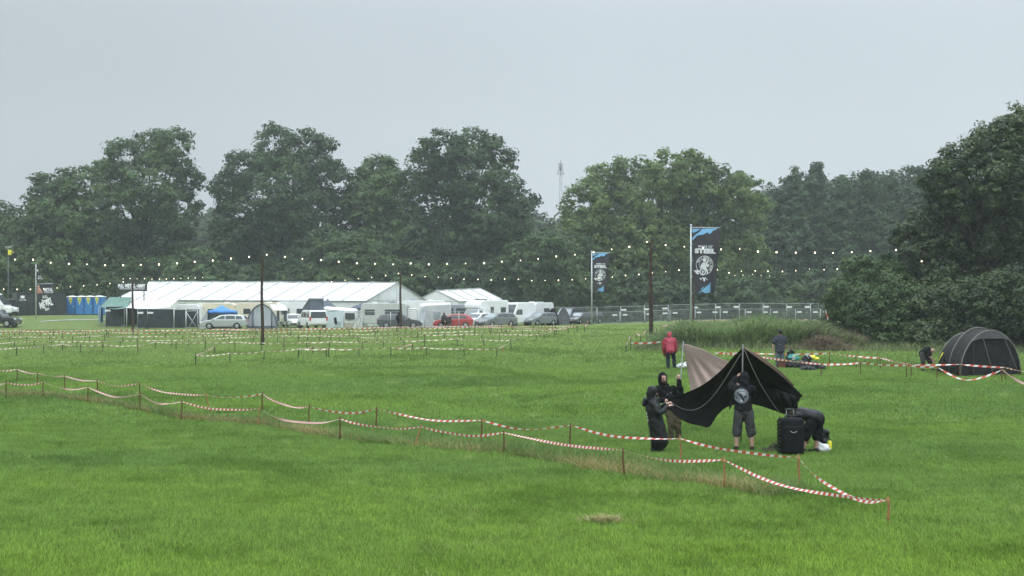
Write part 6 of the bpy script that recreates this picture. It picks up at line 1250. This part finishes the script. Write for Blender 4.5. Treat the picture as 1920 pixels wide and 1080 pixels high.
# ================================================================ the half-raised tent
def tent_tarp():
    og = G(1393, 838); og.z = tz(og.x, og.y); o = thing('pole_tent', 'half-raised black-lined canvas tent held up on two poles by people', 'tent', og)
    def curve(pts, n):
        """pts: (u, px, py, Y) -> n samples, smooth"""
        u = np.array([p[0] for p in pts]); out = []
        for t in np.linspace(0, 1, n):
            k = min(max(np.searchsorted(u, t)-1, 0), len(pts)-2); a, b = pts[k], pts[k+1]; f_ = (t-a[0])/(b[0]-a[0]); pa = pts[max(k-1, 0)]; pb = pts[min(k+2, len(pts)-1)]
            q = []
            for i in (1, 2, 3):
                m0 = (b[i]-pa[i])/max(1e-6, b[0]-pa[0])*(b[0]-a[0]); m1 = (pb[i]-a[i])/max(1e-6, pb[0]-a[0])*(b[0]-a[0])
                if abs(a[0]-.56) < 1e-6 and a[2] < 660: m0 = b[i]-a[i]
                if abs(b[0]-.56) < 1e-6 and b[2] < 660: m1 = b[i]-a[i]
                q.append((2*f_**3-3*f_**2+1)*a[i]+(f_**3-2*f_**2+f_)*m0+(-2*f_**3+3*f_**2)*b[i]+(f_**3-f_**2)*m1)
            out.append(P(*q))
        return out
    def sheet(name, top, bot, n, m, bulge, mats, folds):
        T, B = curve(top, n), curve(bot, n); rows = []
        for i in range(n):
            u = i/(n-1); row = []
            for k in range(m):
                v = k/(m-1); p = T[i].lerp(B[i], v); w = math.sin(PI*v); p.y += bulge*w*math.sin(PI*min(1, u+.08)); th = math.atan2(v+.02, u*1.6+.02); p.y += folds*((math.sin(u*31+v*5)*.5+math.sin(u*17-v*8)*.5)*w if name != 'outer_panel' else (abs(math.sin(th*7.0))*.9+.4*math.sin(th*19))*math.hypot(u, v)*w)
                p.z += folds*.5*math.sin(v*21+u*13)*w if name != 'outer_panel' else 0; row.append(p)
            rows.append(row)
        s = MB().grid(rows).build(name, mats, o, og); mod(s, 'SOLIDIFY', thickness=.008, offset=0, material_offset=1); mod(s, 'SUBSURF', levels=1, render_levels=1); return s
    top = [(0, 1252, 748, 30.0), (.12, 1284, 737, 30.2), (.25, 1318, 721, 30.4), (.40, 1352, 694, 30.4), (.50, 1376, 668, 30.25), (.56, 1393, 651, 30.15), (.66, 1422, 672, 30.4), (.80, 1456, 697, 30.8), (.92, 1488, 725, 31.2), (1, 1505, 742, 31.4)]
    bot = [(0, 1253, 756, 29.9), (.08, 1262, 775, 30.0), (.2, 1287, 792, 30.4), (.31, 1314, 799, 30.7), (.37, 1330, 801, 30.8), (.45, 1345, 779, 31.1), (.52, 1364, 763, 31.3), (.62, 1398, 757, 31.5), (.74, 1428, 762, 31.6), (.86, 1452, 770, 31.6), (.95, 1480, 776, 31.5), (1, 1497, 752, 31.4)]
    sheet('inner_panel', top, bot, 61, 17, .22, [M['tarp_in'], M['tarp_out']], .05)
    t2 = [(0, 1281, 643, 32.7), (.3, 1318, 655, 32.4), (.6, 1352, 672, 31.9), (1, 1396, 690, 31.2)]; b2 = [(0, 1297, 742, 32.9), (.3, 1325, 741, 32.3), (.6, 1352, 735, 31.8), (1, 1392, 722, 31.3)]
    s2 = sheet('outer_panel', t2, b2, 25, 13, .10, [M['tarp_out'], M['tarp_in']], .20)
    t3 = [(0, 1394, 650.5, 30.25), (.35, 1425, 667, 30.9), (.75, 1465, 697, 31.5), (1, 1490, 722, 31.8)]; b3 = [(0, 1394, 661, 30.4), (.35, 1420, 684, 31.2), (.75, 1455, 712, 31.8), (1, 1482, 735, 32.1)]
    sheet('outer_panel', t3, b3, 21, 7, .0, [M['tarp_out'], M['tarp_in']], .012)
    sheet('loose_flap', [(0, 1452, 728, 30.9), (.5, 1478, 738, 31.0), (1, 1500, 745, 31.2)], [(0, 1448, 762, 31.3), (.5, 1470, 768, 31.2), (1, 1494, 768, 31.3)], 13, 9, -.12, [M['tarp_in'], M['tarp_in']], .10)
    for a, (bx, by) in (((1393, 646, 30.12), (1389, 836)), ((1281.5, 640, 32.75), (1268, 826))):
        p = P(*a); g = G(bx, by); MB().tube([g, g.lerp(p, .5)+V3((.004, 0, 0)), p], .014, 8).build('pole', M['tpole'], o, og)
    a = P(1390, 662, 30.05); b = P(1256, 752, 29.75); MB().tube([a.lerp(b, t)+V3((0, -.12*math.sin(PI*t), -1.12*math.sin(PI*t)**1.0*(.35+.30*t))) for t in np.linspace(0, 1, 22)], .0055, 5).build('guy_rope', M['rope'], o, og)
    a = P(1396, 656, 30.0); b = P(1463, 776, 29.9); MB().tube([a.lerp(b, t)+V3((-.05*math.sin(PI*t), -.1*math.sin(PI*t), -.06*math.sin(PI*t))) for t in np.linspace(0, 1, 14)], .0055, 5).build('guy_rope', M['rope'], o, og)
    MB().tube([P(1369, 752, 30.6), P(1370, 760, 30.6), P(1368, 768, 30.6)], [.02, .03, .008], 6).build('corner_tab', M['tarp_in'], o, og)
tent_tarp()
# ================================================================ luggage
def lump(name, label, cat, loc, parts, mt, group=None, fold=.02, extra=None):
    o = thing(name, label, cat, loc, 0, group); c = MB()
    for p, r in parts: c.ell(p, r, None, 12, 8)
    me = fuse(c, .02, 3); v = np.empty(len(me.vertices)*3); me.vertices.foreach_get('co', v); v = v.reshape(-1, 3); nn = np.empty(len(me.vertices)*3); me.vertices.foreach_get('normal', nn); nn = nn.reshape(-1, 3)
    d = fold*(np.sin(v[:, 0]*27+np.sin(v[:, 2]*19)*2+v[:, 1]*14)+.6*np.sin(v[:, 2]*44+v[:, 0]*31)); v = v+nn*d[:, None]; v[:, 2] = np.maximum(v[:, 2], .005); me.vertices.foreach_set('co', v.ravel()); put(me, 'bag_body', M[mt], o)
    if extra: extra(o)
    return o
def suitcase():
    b = G(1480, 856); o = thing('suitcase', 'tall black wheeled suitcase standing upright with its handle pulled out', 'suitcase', b, .10); w, d, h = .50, .36, .77
    c = MB().box((.03, 0, h/2+.05), (w, d, h)).build('shell', M['nylon'], o); mod(c, 'BEVEL', width=.06, segments=3)
    for p in c.data.polygons: p.use_smooth = True
    f = MB().box((.03, -d/2-.025, .38), (w*.84, .06, .56)).build('front_pocket', M['nylon'], o); mod(f, 'BEVEL', width=.03, segments=2)
    sd = MB()
    for z in np.linspace(.16, .73, 8): sd.box((.03-w/2-.003, 0, z), (.016, d*.85, .05))
    s_ = sd.build('side_strap', M['bag'], o); mod(s_, 'BEVEL', width=.012, segments=1)
    for x in (-.06, .10): MB().tube([(x, .02, h), (x, .02, h+.23)], .009, 6).build('handle_tube', M['tpole'], o)
    MB().tube([(-.09, .02, h+.23), (.13, .02, h+.23)], .018, 6).build('handle_grip', M['plastic'], o)
    MB().tube([(.02+.07*math.cos(a), -d/2-.062, .58+.05*math.sin(a)) for a in np.linspace(PI*1.1, PI*1.9, 9)], .008, 5).build('emblem', M['steel'], o)
    MB().tube([(-.12, -.05, h+.04), (-.1, -.05, h+.10), (.16, -.05, h+.10), (.18, -.05, h+.04)], .015, 6).build('top_grip', M['bag'], o)
    for x in (-.2, .24): MB().tube([(x-.02, .1, .055), (x+.02, .1, .055)], .05, 12).build('wheel', M['tyre'], o)
suitcase()
lump('duffel_bag', 'low olive-black bag lying flat beside the tall suitcase', 'bag', G(1441, 850), [((0, 0, .05), (.22, .16, .07)), ((.12, 0, .10), (.10, .08, .12))], 'olive')
lump('plastic_bag', 'white and black plastic bag on the grass behind the bent person', 'bag', G(1543, 850), [((0, 0, .10), (.17, .13, .12)), ((-.06, .05, .14), (.1, .1, .1))], 'plasticbag', fold=.012)
lump('backpack', 'black backpack with a raised top behind the bent person', 'bag', G(1540, 838), [((0, 0, .2), (.16, .12, .2)), ((.08, 0, .32), (.12, .1, .10)), ((-.05, 0, .36), (.1, .1, .08))], 'bag')
yb = thing('water_bottle', 'yellow bottle standing at the edge of the white plastic bag', 'bottle', G(1556, 847)); MB().tube([(0, 0, 0), (0, 0, .02), (0, 0, .20), (0, 0, .235), (0, 0, .25)], [.035, .045, .045, .025, .02], 10).build('bottle_body', M['yellow2'], yb); MB().tube([(0, 0, .25), (0, 0, .285)], .024, 8).build('cap', M['plastic'], yb)
lump('plastic_bag', 'white plastic bag on the grass beside the person in crimson', 'bag', G(1281, 691), [((0, 0, .12), (.26, .15, .13)), ((-.18, .02, .10), (.14, .12, .11)), ((.08, 0, .18), (.15, .1, .1))], 'plasticbag')
bx = thing('crate', 'reddish brown crate at the feet of the person in jeans', 'crate', G(1466, 691.5), .05); q = MB().box((0, 0, .17), (.36, .28, .34)).build('box', M['brown'], bx); mod(q, 'BEVEL', width=.015, segments=2); MB().box((0, 0, .345), (.38, .30, .03)).build('lid', M['brown'], bx)
lump('duffel_bag', 'long black bag at the bottom of the luggage heap', 'bag', G(1495, 692), [((-.25, 0, .18), (.28, .22, .2)), ((.15, 0, .18), (.32, .22, .2)), ((.3, .05, .2), (.2, .2, .18))], 'bag')
lump('shopping_bag', 'teal shopping bag with white and yellow print on top of the luggage heap', 'bag', G(1487, 689)+V3((0, .05, .30)), [((0, 0, .14), (.22, .14, .17)), ((.1, 0, .12), (.18, .14, .13))], 'teal', extra=lambda o: [MB().ell(p, (w_, .02, h_), None, 8, 6).build('print', m_, o) for p, w_, h_, m_ in (((-.02, -.14, .17), .10, .025, M['ink']), ((.05, -.13, .24), .06, .03, M['yellow']), ((.02, -.14, .08), .09, .02, M['ink']))])
lump('backpack', 'dark rounded rucksack behind the teal shopping bag', 'bag', G(1486, 688)+V3((0, .35, 0)), [((0, 0, .35), (.24, .18, .36)), ((0, 0, .66), (.17, .14, .12))], 'bag')
lump('rucksack', 'black rucksack with pale straps beside the teal shopping bag', 'bag', G(1512, 690), [((0, 0, .28), (.24, .2, .3)), ((.1, 0, .46), (.16, .14, .1))], 'bag', extra=lambda o: [MB().tube([(x, -.16, .62), (x+.03, -.22, .52), (x+.08, -.2, .44)], .02, 5).build('strap', M['gcloth'], o) for x in (-.02, .10)])
lump('plastic_bag', 'bright yellow bag lying on the luggage heap', 'bag', G(1524, 689)+V3((0, 0, .36)), [((0, 0, .08), (.17, .14, .11)), ((.16, 0, .03), (.14, .12, .08)), ((-.08, 0, .12), (.1, .1, .08))], 'yellow2')
lump('refuse_sack', 'shiny black sack sloping down the end of the luggage heap', 'bag', G(1530, 694), [((-.1, 0, .18), (.3, .25, .2)), ((.22, 0, .11), (.22, .22, .13))], 'bag')
lump('refuse_sack', 'crumpled grey-black sheet bag spread before the luggage heap', 'bag', G(1513, 696), [((0, 0, .10), (.32, .2, .13)), ((.25, 0, .06), (.2, .18, .08))], 'rain')
# ================================================================ the black dome tent
def dome():
    g0 = G(1800, 707); fw, ax = V3((2.75, .75, 0)), V3((-.12, 2.55, 0)); o = thing('tunnel_tent', 'black tunnel tent with pale pole sleeves standing before the dark bushes', 'tent', g0+fw/2+ax/2); og = o.location.copy()
    def hoop(q, t, h, e=.43):
        p = g0+ax*q+fw*t; a = PI*t; w = math.sin(a); p.z = tz(p.x, p.y)+h*max(0, w)**e; return p
    hs_ = [(0, 1.86), (.12, 1.88), (.5, 1.93), (.75, 1.86), (1, 1.68)]
    def H(q): return float(np.interp(q, [a for a, b in hs_], [b for a, b in hs_]))
    n = 33; rows = []
    for q in np.linspace(0, 1, 13):
        row = []
        for t in np.linspace(0, 1, n):
            p = hoop(q, .5-.5*math.cos(PI*t)*(1) if False else t, H(q)); w = math.sin(PI*t); p.z -= .07*w*abs(math.sin(PI*q*2))+.015*math.sin(t*37+q*21)*w; p.x += .03*math.sin(q*23+t*9)*(1-w); row.append(p)
        rows.append(row)
    s = MB().grid(rows).build('flysheet', M['tent'], o, og); mod(s, 'SOLIDIFY', thickness=.01)
    for q, m_, y in ((0.005, 'tentn', 0), (.995, 'tent', 0)):
        rows = []
        for t in np.linspace(.01, .99, 25): p = hoop(q, t, H(q)); gz = tz(p.x, p.y); rows.append([V3((p.x, p.y, gz+(p.z-gz)*k))-ax.normalized()*(.03*math.sin(t*25)*(1-k)) for k in (0.0, .25, .5, .75, .99)])
        MB().grid(rows).build('front_panel' if q < .5 else 'rear_panel', M[m_], o, og)
    rows = [[hoop(0, t, 1.86)+V3((0, -.05, 0)), hoop(0, t, 1.86)-V3((0, .10, .30*math.sin(PI*(t-.2)/.6)+.02))] for t in np.linspace(.2, .8, 17)]; MB().grid(rows).build('visor', mat('visor_grey', (.075, .072, .078), .7, .15, 3, bump=.4), o, og)
    for x0, x1 in ((.20, .235), (.80, .835)): MB().grid([[hoop(0, t, 0)+V3((0, -.06, 0)), hoop(0, t, 1.86)+V3((0, -.06, -.05))] for t in np.linspace(x0, x1, 3)]).build('door_edge', M['tent'], o, og)
    for q in (0.0, .5, 1.0):
        MB().tube([hoop(q, t, H(q)+.02)+V3((0, -.03, .0)) for t in np.linspace(0, 1, 37)], .024, 6).build('pole_sleeve', M['hoop'] , o, og)
    for t, dx in ((.36, .25), (.72, .55)): a = hoop(0, t, 1.8); MB().tube([a, g0+fw*(t+.04)+V3((dx*.5, -.75, .03))], .008, 4).build('guy_rope', M['rope'], o, og)
    dv = MB().grid([[hoop(.8, .02+.05*k, H(.8))+V3((-.04, 0, -.1*k)) for k in (0, 1, 2)] for _ in (0,)] + [[hoop(.72, .02+.05*k, H(.72))+V3((-.06, 0, -.1*k)) for k in (0, 1, 2)]]); dv.build('side_flap', M['yellow2'] if False else M['tentn'], o, og)
    MB().tube([hoop(.86, .06, H(.86))+V3((-.05, -.03, 0)), hoop(.90, .015, H(.9))+V3((-.08, -.03, .05))], .02, 5).build('door_strap', M['yellow2'], o, og)
dome()
# ---------------------------------------------------------------- the misty air
def haze():
    mb = MB(); mb.box((0, 190, 26), (760, 440, 56.5)); m = bpy.data.materials.new('haze'); m.use_nodes = True; t = m.node_tree; t.nodes.clear()
    p = N(t, 'ShaderNodeVolumePrincipled'); p.inputs['Color'].default_value = (.93, .965, 1, 1); p.inputs['Density'].default_value = HAZE
    p.inputs['Anisotropy'].default_value = .2
    o_ = N(t, 'ShaderNodeOutputMaterial'); t.links.new(p.outputs[0], o_.inputs['Volume'])
    o = mb.build('haze', m); o['kind'] = 'stuff'
HAZE = 0.00042
haze()
